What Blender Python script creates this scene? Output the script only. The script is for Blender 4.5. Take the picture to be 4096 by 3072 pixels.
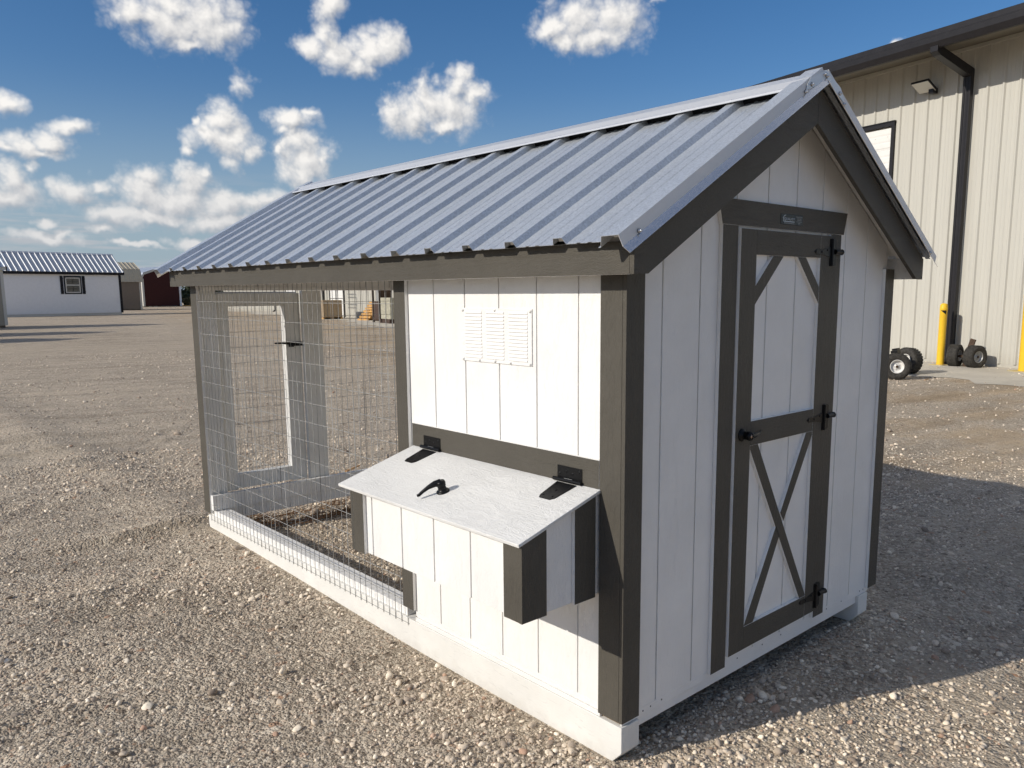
import bpy, bmesh, math, random
import numpy as np
from mathutils import Vector, Matrix

random.seed(7)
rng = np.random.default_rng(11)
K = 0.0254                                   # the scene is laid out in inches, Blender gets metres
scene = bpy.context.scene
for o in list(bpy.data.objects):
    bpy.data.objects.remove(o)

# ------------------------------------------------------------------ camera
GZ = -1.6                                     # ground level in the inch frame of the coop
def W(x, y, z): return Vector((x * K, y * K, (z - GZ) * K))
YAW, PITCH, ROLL = 0.74617, -0.14905, -0.00512
CAM = (-73.681, -63.877, 60.248)
FPX, PPX, PPY = 3192.394, 103.753, 116.017
fw = Vector((math.sin(YAW) * math.cos(PITCH), math.cos(YAW) * math.cos(PITCH), math.sin(PITCH)))
rt = fw.cross(Vector((0, 0, 1))).normalized()
up = rt.cross(fw)
r2 = rt * math.cos(ROLL) + up * math.sin(ROLL)
u2 = up * math.cos(ROLL) - rt * math.sin(ROLL)
cd = bpy.data.cameras.new('camera')
cd.sensor_width = 36.0
cd.lens = FPX / 4096 * 36.0
cd.shift_x = -PPX / 4096
cd.shift_y = PPY / 4096
cd.clip_start = 0.05
cd.clip_end = 4000
cam = bpy.data.objects.new('camera', cd)
scene.collection.objects.link(cam)
M3 = Matrix((r2, u2, -fw)).transposed()
cam.matrix_world = Matrix.Translation(W(*CAM)) @ M3.to_4x4()
scene.camera = cam
scene.render.resolution_x, scene.render.resolution_y = 1024, 768

# ------------------------------------------------------------------ light
TOSUN = Vector((-1.0, 0.295, 0.54)).normalized()
EL = math.asin(TOSUN.z)
sd = bpy.data.lights.new('sun', 'SUN')
sd.energy = 2.95
sd.angle = math.radians(0.53)
sd.color = (1.0, 0.94, 0.84)
sun = bpy.data.objects.new('sun', sd)
scene.collection.objects.link(sun)
sun.rotation_euler = (-TOSUN).to_track_quat('-Z', 'Y').to_euler()
sun.location = (-8, 4, 8)

scene.view_settings.view_transform = 'Standard'
scene.view_settings.look = 'None'
scene.view_settings.gamma = 1
scene.view_settings.exposure = 0.40
scene.view_settings.use_curve_mapping = False
scene.render.engine = 'CYCLES'
cy = scene.cycles
cy.max_bounces = 5; cy.diffuse_bounces = 3; cy.glossy_bounces = 2; cy.transmission_bounces = 1
cy.caustics_reflective = False; cy.caustics_refractive = False
cy.use_adaptive_sampling = True; cy.adaptive_threshold = 0.025

# ------------------------------------------------------------------ node helpers
class NT:
    def __init__(s, tree):
        s.t = tree; s.n = tree.nodes; s.l = tree.links
    def add(s, typ, **kw):
        nd = s.n.new(typ)
        for k, v in kw.items():
            if k == 'ins':
                for i, val in v.items():
                    s.set(nd, i, val)
            else:
                setattr(nd, k, v)
        return nd
    def set(s, nd, i, val):
        if isinstance(val, bpy.types.NodeSocket):
            s.l.new(val, nd.inputs[i])
        else:
            nd.inputs[i].default_value = val
    def math(s, op, a, b=None, c=None, clamp=False):
        nd = s.add('ShaderNodeMath', operation=op, use_clamp=clamp)
        s.set(nd, 0, a)
        if b is not None: s.set(nd, 1, b)
        if c is not None: s.set(nd, 2, c)
        return nd.outputs[0]
    def vec(s, op, a, b=None, out=0):
        nd = s.add('ShaderNodeVectorMath', operation=op)
        s.set(nd, 0, a)
        if b is not None: s.set(nd, 1, b)
        return nd.outputs[out]
    def mix(s, fac, a, b, blend='MIX'):
        nd = s.add('ShaderNodeMix', data_type='RGBA', blend_type=blend)
        s.set(nd, 0, fac); s.set(nd, 6, a); s.set(nd, 7, b)
        return nd.outputs[2]
    def ramp(s, fac, stops, interp='LINEAR'):
        nd = s.add('ShaderNodeValToRGB'); s.set(nd, 0, fac)
        cr = nd.color_ramp; cr.interpolation = interp
        while len(cr.elements) < len(stops): cr.elements.new(0.5)
        for e, (p, c) in zip(cr.elements, stops):
            e.position = p; e.color = c if len(c) == 4 else (*c, 1)
        return nd.outputs[0]
    def noise(s, vec, scale, detail=4, rough=0.55, dist=0.0, out=0):
        nd = s.add('ShaderNodeTexNoise')
        if vec is not None: s.set(nd, 'Vector', vec)
        nd.inputs['Scale'].default_value = scale
        nd.inputs['Detail'].default_value = detail
        nd.inputs['Roughness'].default_value = rough
        nd.inputs['Distortion'].default_value = dist
        return nd.outputs[out]
    def smooth(s, x, lo, hi):
        nd = s.add('ShaderNodeMapRange', interpolation_type='SMOOTHSTEP')
        s.set(nd, 0, x); s.set(nd, 1, lo); s.set(nd, 2, hi)
        return nd.outputs[0]

# ------------------------------------------------------------------ world: Nishita sky with cumulus
SKY = 0.112
CLOUDS = [(0.308,0.284,0.027,0.015),(0.335,0.283,0.033,0.02),(0.368,0.289,0.036,0.024),(0.391,0.28,0.019,0.016),(0.291,0.282,0.011,0.009),(0.35,0.3,0.028,0.013),(0.357,0.266,0.017,0.007),(0.51,0.314,0.014,0.018),(0.503,0.293,0.011,0.016),(0.49,0.274,0.015,0.013),(0.515,0.269,0.018,0.013),(0.547,0.273,0.019,0.014),(0.566,0.28,0.015,0.015),(0.531,0.262,0.021,0.009),(0.511,0.282,0.011,0.014),(0.769,0.298,0.021,0.01),(0.802,0.307,0.033,0.021),(0.84,0.313,0.032,0.023),(0.824,0.29,0.033,0.015),(0.786,0.284,0.019,0.009),(0.888,0.321,0.01,0.005),(0.574,0.21,0.019,0.016),(0.598,0.203,0.025,0.013),(0.615,0.236,0.012,0.017),(0.623,0.217,0.025,0.02),(0.65,0.215,0.025,0.02),(0.659,0.24,0.014,0.015),(0.675,0.228,0.014,0.012),(0.639,0.199,0.033,0.008),(0.407,0.229,0.011,0.012),(0.39,0.194,0.014,0.017),(0.377,0.176,0.022,0.012),(0.399,0.173,0.02,0.014),(0.395,0.155,0.009,0.012),(0.416,0.164,0.011,0.01),(0.352,0.161,0.007,0.008),(0.366,0.19,0.006,0.005),(0.458,0.196,0.022,0.011),(0.449,0.183,0.011,0.007),(0.476,0.204,0.01,0.006),(0.467,0.171,0.016,0.013),(0.476,0.151,0.024,0.019),(0.468,0.136,0.018,0.014),(0.495,0.155,0.012,0.013),(0.453,0.161,0.007,0.01),(0.182,0.193,0.014,0.01),(0.235,0.174,0.015,0.008),(0.217,0.16,0.013,0.01),(0.196,0.153,0.018,0.01),(0.18,0.152,0.012,0.007),(0.208,0.148,0.021,0.005),(0.177,0.118,0.016,0.016),(0.186,0.108,0.016,0.014),(0.175,0.098,0.024,0.011),(0.2,0.131,0.008,0.007),(0.238,0.108,0.02,0.012),(0.262,0.112,0.009,0.009),(0.306,0.129,0.013,0.011),(0.296,0.111,0.018,0.017),(0.271,0.086,0.027,0.01),(0.311,0.105,0.021,0.017),(0.352,0.124,0.019,0.015),(0.367,0.132,0.01,0.01),(0.342,0.106,0.029,0.017),(0.38,0.102,0.03,0.013),(0.405,0.103,0.023,0.011),(0.43,0.109,0.018,0.01),(0.308,0.088,0.050,0.006),(0.374,0.084,0.028,0.008),(0.261,0.068,0.013,0.004),(0.204,0.059,0.025,0.004),(0.418,0.059,0.031,0.004),(0.201,0.071,0.008,0.004),(0.358,0.061,0.03,0.005),(0.291,0.054,0.023,0.003),(1.151,0.26,0.006,0.004),
          (0.60,0.085,0.05,0.012),(0.66,0.095,0.03,0.016),(0.80,0.10,0.045,0.014),(0.95,0.14,0.03,0.013),(1.05,0.08,0.06,0.012),(1.25,0.20,0.05,0.022),(1.30,0.10,0.06,0.014),(0.03,0.12,0.05,0.018),(0.05,0.26,0.04,0.018)]
world = bpy.data.worlds.new('World')
scene.world = world
world.use_nodes = True
world.cycles.sampling_method = 'MANUAL'; world.cycles.sample_map_resolution = 256
wt = NT(world.node_tree)
for nd in list(wt.n): wt.n.remove(nd)
sky = wt.add('ShaderNodeTexSky', sky_type='NISHITA', sun_disc=False)
sky.sun_elevation = EL
sky.sun_rotation = math.atan2(TOSUN.x, TOSUN.y)
sky.altitude = 150; sky.air_density = 1.0; sky.dust_density = 0.5; sky.ozone_density = 1.6
tc = wt.add('ShaderNodeTexCoord')
D = wt.vec('NORMALIZE', tc.outputs['Generated'])
sp = wt.add('ShaderNodeSeparateXYZ'); wt.set(sp, 0, D)
az = wt.math('ARCTAN2', sp.outputs[0], sp.outputs[1])
el = wt.math('ARCSINE', sp.outputs[2])
# the cloud field repeats round the compass so that the sky goes on outside the frame
PER = math.pi / 2
azw = wt.math('ADD', wt.math('WRAP', az, 0.74 + PER / 2, 0.74 - PER / 2), 0.0)
cb = wt.add('ShaderNodeCombineXYZ'); wt.set(cb, 0, azw); wt.set(cb, 1, el)
uv = cb.outputs[0]
warpn = wt.noise(D, 16.0, 4, 0.6, 0.0, out=1)
warp = wt.vec('MULTIPLY', wt.vec('SUBTRACT', warpn, (0.5, 0.5, 0.5)), (0.055, 0.040, 0.0))
uvw = wt.vec('ADD', uv, warp)
# a node group holding the blobs of the cloud field, evaluated twice (at the ray and towards the sun)
grp = bpy.data.node_groups.new('cloud_field', 'ShaderNodeTree')
grp.interface.new_socket('uv', in_out='INPUT', socket_type='NodeSocketVector')
grp.interface.new_socket('field', in_out='OUTPUT', socket_type='NodeSocketFloat')
gt = NT(grp)
gi = gt.add('NodeGroupInput'); go = gt.add('NodeGroupOutput')
cur = None
for (a, e, ra, re) in CLOUDS:
    d = gt.vec('SUBTRACT', gi.outputs[0], (a, e, 0))
    d = gt.vec('MULTIPLY', d, (1 / (ra * 1.32), 1 / (re * 1.34), 0))
    ln = gt.vec('LENGTH', d, out=1)
    if ra < 0.0125: ln = gt.math('ADD', ln, 0.22)
    if cur is None: cur = ln
    else: cur = gt.math('SMOOTH_MIN', cur, ln, 0.25)
gt.set(go, 0, gt.math('SUBTRACT', 1.0, cur))
def field(v):
    g = wt.add('ShaderNodeGroup'); g.node_tree = grp; wt.set(g, 0, v); return g.outputs[0]
def fbm(off):
    v = D if off is None else wt.vec('ADD', D, off)
    v = wt.vec('ADD', v, wt.vec('MULTIPLY', warpn, (0.02, 0.02, 0.02)))
    vo = wt.add('ShaderNodeTexVoronoi', feature='F1'); wt.set(vo, 'Vector', v)
    vo.inputs['Scale'].default_value = 46; vo.inputs['Detail'].default_value = 2.0
    vo.inputs['Roughness'].default_value = 0.55; vo.inputs['Lacunarity'].default_value = 2.3
    puff = wt.math('SUBTRACT', 0.95, vo.outputs['Distance'])
    big = wt.noise(v, 30.0, 4, 0.6)
    return wt.math('ADD', wt.math('MULTIPLY', puff, 0.50), wt.math('MULTIPLY', big, 1.05))
f0 = wt.math('ADD', field(uvw), wt.math('MULTIPLY', wt.math('SUBTRACT', fbm(None), 0.50), 0.95))
f1 = wt.math('ADD', field(wt.vec('ADD', uvw, (-0.006, 0.009, 0))), wt.math('MULTIPLY', wt.math('SUBTRACT', fbm((-0.006, 0.003, 0.006)), 0.50), 0.95))
dens = wt.smooth(f0, -0.34, 0.80)
lit = wt.math('ADD', wt.math('MULTIPLY', wt.math('SUBTRACT', f0, f1), 0.72), 0.60, clamp=True)
ccol = wt.mix(lit, (0.30 / SKY, 0.315 / SKY, 0.345 / SKY, 1), (0.76 / SKY, 0.735 / SKY, 0.70 / SKY, 1))
# far low clouds sink into the haze of the horizon
haze = wt.smooth(el, 0.20, 0.03)
ccol = wt.mix(wt.math('MULTIPLY', haze, 0.5), ccol, (0.34 / SKY, 0.36 / SKY, 0.40 / SKY, 1))
# unseen clouds overhead, added to brighten and whiten the light in the shade
pz = wt.math('MAXIMUM', sp.outputs[2], 0.15)
cb2 = wt.add('ShaderNodeCombineXYZ'); wt.set(cb2, 0, wt.math('DIVIDE', sp.outputs[0], pz)); wt.set(cb2, 1, wt.math('DIVIDE', sp.outputs[1], pz))
hn = wt.noise(cb2.outputs[0], 1.6, 4, 0.6)
high = wt.math('MULTIPLY', wt.smooth(hn, 0.50, 0.61), wt.smooth(el, 0.37, 0.46))
low = wt.smooth(el, -0.005, 0.02)
dens = wt.math('MAXIMUM', wt.math('MULTIPLY', wt.math('MULTIPLY', dens, low), 0.96), wt.math('MULTIPLY', high, 0.9))
hs = wt.add('ShaderNodeHueSaturation', ins={'Saturation': 1.36, 'Value': 0.61, 'Color': sky.outputs[0]})
skb = wt.mix(1.0, hs.outputs[0], (1.0, 0.965, 1.07, 1), 'MULTIPLY')
strk = wt.noise(wt.vec('MULTIPLY', uv, (7.0, 55.0, 1)), 1.0, 4, 0.6)
skyc = wt.mix(wt.math('MULTIPLY', wt.smooth(el, 0.25, -0.02), 0.88), skb, (0.235 / SKY, 0.315 / SKY, 0.395 / SKY, 1))
veil = wt.math('MULTIPLY', wt.math('MULTIPLY', wt.smooth(strk, 0.46, 0.66), wt.smooth(el, 0.15, 0.06)), 0.65)
skyc = wt.mix(veil, skyc, (0.40 / SKY, 0.40 / SKY, 0.42 / SKY, 1))
col = wt.mix(dens, skyc, ccol)
bg = wt.add('ShaderNodeBackground', ins={0: col, 1: SKY})
wo = wt.add('ShaderNodeOutputWorld')
wt.l.new(bg.outputs[0], wo.inputs[0])

# ------------------------------------------------------------------ materials
def mat(name):
    m = bpy.data.materials.new(name); m.use_nodes = True
    t = NT(m.node_tree)
    b = t.n['Principled BSDF']
    return m, t, b
def plain(name, col, rough=0.5, metal=0.0, var=0.0, vs=30, spec=0.22, bump=0.0):
    m, t, b = mat(name)
    tc = t.add('ShaderNodeTexCoord')
    b.inputs['Roughness'].default_value = rough
    b.inputs['Metallic'].default_value = metal
    b.inputs['Specular IOR Level'].default_value = spec
    n = t.noise(tc.outputs['Object'], vs, 5, 0.6)
    lo = tuple(c * (1 - var) for c in col); hi = tuple(min(1, c * (1 + var)) for c in col)
    t.set(b, 'Base Color', t.ramp(n, [(0.3, lo), (0.7, hi)]))
    if bump:
        bp = t.add('ShaderNodeBump', ins={'Strength': 0.6, 'Distance': bump, 'Height': n})
        t.l.new(bp.outputs[0], b.inputs['Normal'])
    return m
def wood(name, col, axis, rough=0.45, bump=0.0011, spec=0.5, streak=None, var=0.05):
    """painted textured siding / lumber: grain stretched along axis"""
    m, t, b = mat(name)
    tc = t.add('ShaderNodeTexCoord')
    s = [150.0] * 3; s['xyz'.index(axis)] = 7.0
    p = t.vec('MULTIPLY', tc.outputs['Object'], tuple(s))
    wob = t.vec('MULTIPLY', t.vec('SUBTRACT', t.noise(tc.outputs['Object'], 9, 3, 0.5, out=1), (.5, .5, .5)), (5, 5, 5))
    p = t.vec('ADD', p, wob)
    g1 = t.noise(p, 1.0, 4, 0.6, 0.4)
    s2 = [34.0] * 3; s2['xyz'.index(axis)] = 2.6
    p2 = t.vec('ADD', t.vec('MULTIPLY', tc.outputs['Object'], tuple(s2)), t.vec('MULTIPLY', wob, (.5, .5, .5)))
    g2 = t.noise(p2, 1.0, 3, 0.55, 1.2)
    ridges = t.math('ABSOLUTE', t.math('SUBTRACT', t.math('FRACT', t.math('MULTIPLY', g2, 9.0)), 0.5))
    h = t.math('ADD', t.math('MULTIPLY', g1, 0.7), t.math('MULTIPLY', ridges, 0.55))
    fine = t.noise(tc.outputs['Object'], 620, 2, 0.6)
    h = t.math('ADD', h, t.math('MULTIPLY', fine, 0.22))
    bp = t.add('ShaderNodeBump', ins={'Strength': 0.85, 'Distance': bump, 'Height': h})
    t.l.new(bp.outputs[0], b.inputs['Normal'])
    cv = t.noise(tc.outputs['Object'], 3.5, 5, 0.6)
    lo = tuple(c * (1 - var) for c in col); hi = tuple(min(1, c * (1 + var)) for c in col)
    c = t.ramp(cv, [(0.3, lo), (0.7, hi)])
    deep = t.smooth(g1, 0.30, 0.42)
    c = t.mix(t.math('MULTIPLY', t.math('SUBTRACT', 1.0, deep), 0.10 if streak is None else streak), c, tuple(x * 0.45 for x in col) + (1,))
    t.set(b, 'Base Color', c)
    b.inputs['Roughness'].default_value = rough
    b.inputs['Specular IOR Level'].default_value = spec
    return m
WH, DK = (0.82, 0.805, 0.775), (0.092, 0.084, 0.070)
M = {}
for ax in 'xyz':
    M['white_' + ax] = wood('white_paint_' + ax, WH, ax, 0.5, 0.0018, 0.3, streak=.05)
    M['dark_' + ax] = wood('dark_paint_' + ax, DK, ax, 0.42, 0.0022, 0.12, streak=0.25, var=0.08)
M['skid'] = wood('white_skid', (0.74, 0.725, 0.68), 'y', 0.6, 0.0007, 0.3, streak=0.22, var=0.08)
def skid_dirt(m):
    t = NT(m.node_tree); b = t.n['Principled BSDF']
    src = b.inputs['Base Color'].links[0].from_socket
    tc = t.add('ShaderNodeTexCoord'); q = t.add('ShaderNodeSeparateXYZ'); t.set(q, 0, tc.outputs['Object'])
    n = t.noise(tc.outputs['Object'], 16, 6, .65)
    low = t.smooth(t.math('ADD', q.outputs[2], t.math('MULTIPLY', t.math('SUBTRACT', n, .5), .12)), .055, -.01)
    c = t.mix(t.math('MULTIPLY', low, .22), src, (.34, .30, .24, 1))
    vo = t.add('ShaderNodeTexVoronoi', feature='F1'); t.set(vo, 'Vector', t.vec('MULTIPLY', tc.outputs['Object'], (1, .55, 1))); vo.inputs['Scale'].default_value = 3.6
    d = t.math('ADD', vo.outputs['Distance'], t.math('MULTIPLY', t.math('SUBTRACT', n, .5), .05))
    knot = t.math('MULTIPLY', t.smooth(d, .052, .035), t.smooth(d, .012, .03))
    c = t.mix(t.math('MULTIPLY', knot, .5), c, (.30, .26, .19, 1))
    t.set(b, 'Base Color', c)
skid_dirt(M['skid'])
M['lid'] = wood('white_lid', (0.74, 0.73, 0.70), 'y', 0.5, 0.0030, 0.35, streak=0.12)
M['primed'] = wood('primed_lumber', (0.76, 0.75, 0.71), 'z', 0.6, 0.0007, 0.3, streak=0.25, var=0.1)
M['sill'] = wood('sill_lumber', (0.78, 0.77, 0.745), 'x', 0.6, 0.0007, 0.3, streak=0.25, var=0.08)
def groove_mat():
    m, t, b = mat('dirty_groove')
    tc = t.add('ShaderNodeTexCoord')
    n = t.noise(t.vec('MULTIPLY', tc.outputs['Object'], (6, 6, 1.6)), 2.2, 6, .68)
    n2 = t.noise(t.vec('MULTIPLY', tc.outputs['Object'], (40, 40, 9)), 1.0, 4, .7)
    k = t.math('MULTIPLY', t.math('MULTIPLY', t.smooth(n, .52, .66), t.smooth(n2, .42, .60)), .7)
    t.set(b, 'Base Color', t.mix(k, (.62, .605, .575, 1), (.045, .04, .035, 1)))
    b.inputs['Roughness'].default_value = .8; b.inputs['Specular IOR Level'].default_value = .1
    return m
M['groove'] = groove_mat()
M['deck'] = plain('roof_deck_board', (0.22, 0.16, 0.10), 0.8, var=0.25, vs=60)
M['black'] = plain('black_iron', (0.007, 0.007, 0.0075), 0.36, var=0.2, vs=120, bump=0.0002)
M['screw'] = plain('zinc_screw', (0.62, 0.63, 0.64), 0.32, 0.9, var=0.1)
M['rubber_washer'] = plain('rubber_washer', (0.02, 0.02, 0.02), 0.6)
M['wire'] = plain('galvanised_wire', (0.34, 0.335, 0.32), 0.55, 0.15, var=0.2, vs=60)
M['cap_shadow'] = plain('cap_shadow_black', (0.012, 0.012, 0.013), 0.9)  # black that paints in the shadow under the ridge cap
M['nailhole'] = plain('nail_head', (0.06, 0.055, 0.05), 0.6)
M['brass'] = plain('lock_core', (0.55, 0.40, 0.30), 0.3, 0.9)
M['plate'] = plain('label_film', (0.012, 0.012, 0.012), 0.22)
M['print'] = plain('label_print', (0.48, 0.53, 0.56), 0.4)
M['print_dim'] = plain('label_print_dim', (0.18, 0.19, 0.19), 0.4)

def galv(name, base, rough, metal=0.9, spangle=True, streak='x'):
    m, t, b = mat(name)
    tc = t.add('ShaderNodeTexCoord')
    vo = t.add('ShaderNodeTexVoronoi', feature='F1'); t.set(vo, 'Vector', tc.outputs['Object'])
    vo.inputs['Scale'].default_value = 190
    bw = t.add('ShaderNodeSeparateXYZ'); t.set(bw, 0, vo.outputs['Color'])
    big = t.noise(tc.outputs['Object'], 2.2, 4, 0.6)
    n = t.math('ADD', t.math('MULTIPLY', bw.outputs[0], 0.55 if spangle else 0.15), t.math('MULTIPLY', big, 0.5))
    a_ = .14 if spangle else .05
    lo = tuple(c * (1 - a_) for c in base); hi = tuple(min(1, c * (1 + a_)) for c in base)
    t.set(b, 'Base Color', t.ramp(n, [(0.2, lo), (0.85, hi)]))
    b.inputs['Metallic'].default_value = metal
    t.set(b, 'Roughness', t.math('ADD', rough, t.math('MULTIPLY', t.math('SUBTRACT', bw.outputs[1], 0.5), 0.16 if spangle else .05)))
    bp = t.add('ShaderNodeBump', ins={'Strength': 0.25, 'Distance': 0.0003, 'Height': bw.outputs[2]})
    if spangle: t.l.new(bp.outputs[0], b.inputs['Normal'])
    return m
M['galv'] = galv('galvalume_sheet', (0.60, 0.635, 0.675), 0.42, 0.58)
M['galv_trim'] = galv('galvalume_trim', (0.70, 0.71, 0.72), 0.38, 0.45, spangle=False)
M['galv_face'] = galv('rake_trim_face', (0.74, 0.73, 0.72), 0.5, 0.15, spangle=False)
M['galv_lip'] = galv('bright_trim_lip', (0.84, 0.85, 0.86), 0.22, 0.95, spangle=False)
M['galv_dark'] = galv('shed_roof_sheet', (0.62, 0.63, 0.64), 0.42, 0.4, spangle=False)

def steel_wall(name, col):
    m, t, b = mat(name)
    tc = t.add('ShaderNodeTexCoord')
    s = t.vec('MULTIPLY', tc.outputs['Object'], (1.0, 6.0, 0.25))
    n = t.noise(s, 1.6, 5, 0.6)
    sx = t.add('ShaderNodeSeparateXYZ'); t.set(sx, 0, tc.outputs['Object'])
    low = t.smooth(t.math('ADD', sx.outputs[2], t.math('MULTIPLY', n, 0.5)), 0.65, 0.15)
    c = t.ramp(n, [(0.3, tuple(x * 0.95 for x in col)), (0.7, tuple(x * 1.04 for x in col))])
    c = t.mix(t.math('MULTIPLY', low, 0.3), c, (0.24, 0.21, 0.165, 1))
    t.set(b, 'Base Color', c); b.inputs['Roughness'].default_value = 0.42
    return m
M['steel'] = steel_wall('tan_steel_sheet', (0.50, 0.482, 0.425))
M['bronze'] = plain('dark_bronze_steel', (0.022, 0.021, 0.023), 0.36, var=0.12, vs=8)
M['ovhd'] = plain('white_door_steel', (0.74, 0.73, 0.70), 0.5, var=0.03, vs=6)
M['lens'] = plain('lamp_lens', (0.62, 0.60, 0.54), 0.25, var=0.03)
M['yellow'] = plain('yellow_sleeve', (0.80, 0.50, 0.035), 0.42, var=0.05, vs=12)
M['yellow_base'] = plain('dusty_yellow_base', (0.52, 0.42, 0.20), 0.8, var=0.2, vs=25)
M['sticker'] = plain('black_sticker', (0.01, 0.01, 0.01), 0.5)
M['tyre'] = plain('dusty_tyre', (0.050, 0.046, 0.040), 0.75, var=0.5, vs=26, bump=0.0015)
M['rim_white'] = plain('white_rim', (0.70, 0.68, 0.64), 0.45, var=0.15, vs=25)
M['rim_grey'] = plain('galvanised_rim', (0.42, 0.42, 0.41), 0.5, 0.5, var=0.2, vs=25)
M['rust'] = plain('rusty_iron', (0.07, 0.045, 0.03), 0.75, var=0.5, vs=40)
M['glass'] = plain('dark_glass', (0.02, 0.025, 0.03), 0.06, spec=0.8)
M['shed_white'] = plain('shed_white_paint', (0.86, 0.85, 0.84), 0.6, var=0.03, vs=5)
M['shed_tan'] = plain('shed_tan_paint', (0.20, 0.165, 0.135), 0.6, var=0.06, vs=5)
M['shed_beige'] = plain('shed_beige_paint', (0.36, 0.33, 0.27), 0.6, var=0.05, vs=5)
M['shed_red'] = plain('shed_red_paint', (0.055, 0.014, 0.012), 0.6, var=0.1, vs=4)
M['shed_black'] = plain('shed_black_trim', (0.012, 0.012, 0.016), 0.5)
M['shed_cream'] = plain('cream_trim', (0.62, 0.60, 0.54), 0.55, var=0.03)
M['roof_tan'] = plain('tan_roof_steel', (0.50, 0.44, 0.33), 0.45, 0.1, var=0.06, vs=4)
M['timber'] = plain('fresh_pallet_timber', (0.62, 0.36, 0.13), 0.75, var=0.25, vs=14)
M['crate'] = plain('crate_board', (0.40, 0.30, 0.19), 0.8, var=0.15, vs=8)
M['cabinet'] = plain('brown_steel_cabinet', (0.075, 0.050, 0.040), 0.6, var=0.2, vs=8)
M['block'] = plain('cast_concrete_block', (0.38, 0.36, 0.28), 0.9, var=0.25, vs=7, bump=0.004)
M['straw'] = plain('dead_grass', (0.23, 0.125, 0.06), 0.8, var=0.45, vs=40)
M['lath'] = plain('split_lath', (0.42, 0.25, 0.12), 0.75, var=0.2, vs=40)

# gravel ground
def ground_mat():
    m, t, b = mat('gravel_ground')
    g = t.add('ShaderNodeNewGeometry'); P = g.outputs['Position']
    big = t.noise(P, 0.22, 6, 0.62)
    mid = t.noise(P, 1.7, 6, 0.65)
    spx = t.add('ShaderNodeSeparateXYZ'); t.set(spx, 0, P)
    def vor(scale, rnd=1.0):
        v = t.add('ShaderNodeTexVoronoi', feature='F1'); t.set(v, 'Vector', t.vec('MULTIPLY', P, (1, 1, 0.6)))
        v.inputs['Scale'].default_value = scale; v.inputs['Randomness'].default_value = rnd
        return v
    v1, v2, v3 = vor(78), vor(140), vor(36)
    def stone(v):
        q = t.add('ShaderNodeSeparateXYZ'); t.set(q, 0, v.outputs['Color'])
        c = t.ramp(q.outputs[0], [(0.0, (.17, .145, .12)), (.2, (.27, .24, .205)), (.5, (.37, .335, .285)), (.75, (.47, .43, .37)), (.93, (.60, .565, .50)), (1.0, (.33, .21, .145))])
        return c, q.outputs[1]
    c1, r1 = stone(v1); c2, _ = stone(v2); c3, r3 = stone(v3)
    soil = t.ramp(t.noise(P, 40, 5, 0.7), [(.3, (.23, .20, .165)), (.7, (.37, .335, .28))])
    c = t.mix(0.62, c2, c1)
    c = t.mix(t.smooth(r3, 0.80, 0.86), c, c3)
    # fines: dusty patches where wheels ground the stone
    dust = t.smooth(t.math('ADD', t.math('MULTIPLY', big, .75), t.math('MULTIPLY', mid, .35)), 0.53, 0.66)
    c = t.mix(t.math('MULTIPLY', dust, 0.72), c, soil)
    # pale wheel tracks across the yard
    tr = t.noise(t.vec('MULTIPLY', t.add('ShaderNodeVectorRotate', rotation_type='Z_AXIS', ins={0: P, 'Angle': 0.55}).outputs[0], (0.55, 0.05, 1)), 1.0, 5, 0.6)
    c = t.mix(t.math('MULTIPLY', t.math('MULTIPLY', t.smooth(tr, 0.55, 0.68), t.smooth(mid, .40, .60)), 0.28), c, (.47, .43, .36, 1))
    # browner earth between coop and steel building
    br = t.math('MULTIPLY', t.smooth(t.math('SUBTRACT', spx.outputs[0], t.math('MULTIPLY', spx.outputs[1], 0.22)), 3.0, 6.0), t.smooth(t.noise(t.vec('MULTIPLY', P, (.5, 1.0, 1)), 0.9, 5, .6), .42, .60))
    c = t.mix(t.math('MULTIPLY', br, 0.55), c, (.34, .265, .175, 1))
    shade = t.ramp(big, [(.3, (1.05, .97, .87)), (.7, (1.46, 1.36, 1.23))])
    c = t.mix(1.0, c, shade, 'MULTIPLY')
    c = t.mix(1.0, c, t.ramp(mid, [(.3, (.90, .90, .90)), (.7, (1.10, 1.10, 1.10))]), 'MULTIPLY')
    stv = t.add('ShaderNodeVectorRotate', rotation_type='Z_AXIS', ins={0: P, 'Angle': 0.25}).outputs[0]
    stk = t.noise(t.vec('MULTIPLY', stv, (0.30, 2.4, 1)), 1.0, 6, 0.65)
    c = t.mix(1.0, c, t.ramp(stk, [(.32, (.80, .79, .77)), (.5, (1, 1, 1)), (.68, (1.14, 1.13, 1.11))]), 'MULTIPLY')
    t.set(b, 'Base Color', c)
    b.inputs['Roughness'].default_value = 0.92; b.inputs['Specular IOR Level'].default_value = 0.15
    h = t.math('ADD', t.math('MULTIPLY', v1.outputs['Distance'], -0.008), t.math('MULTIPLY', v2.outputs['Distance'], -0.0045))
    h = t.math('ADD', h, t.math('MULTIPLY', v3.outputs['Distance'], -0.010))
    h = t.math('ADD', t.math('MULTIPLY', h, t.math('SUBTRACT', 1.0, t.math('MULTIPLY', dust, .55))), t.math('ADD', t.math('MULTIPLY', mid, 0.055), t.math('MULTIPLY', stk, 0.05)))
    bp = t.add('ShaderNodeBump', ins={'Strength': 1.0, 'Distance': 1.0, 'Height': h})
    t.l.new(bp.outputs[0], b.inputs['Normal'])
    return m
M['ground'] = ground_mat()
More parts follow.
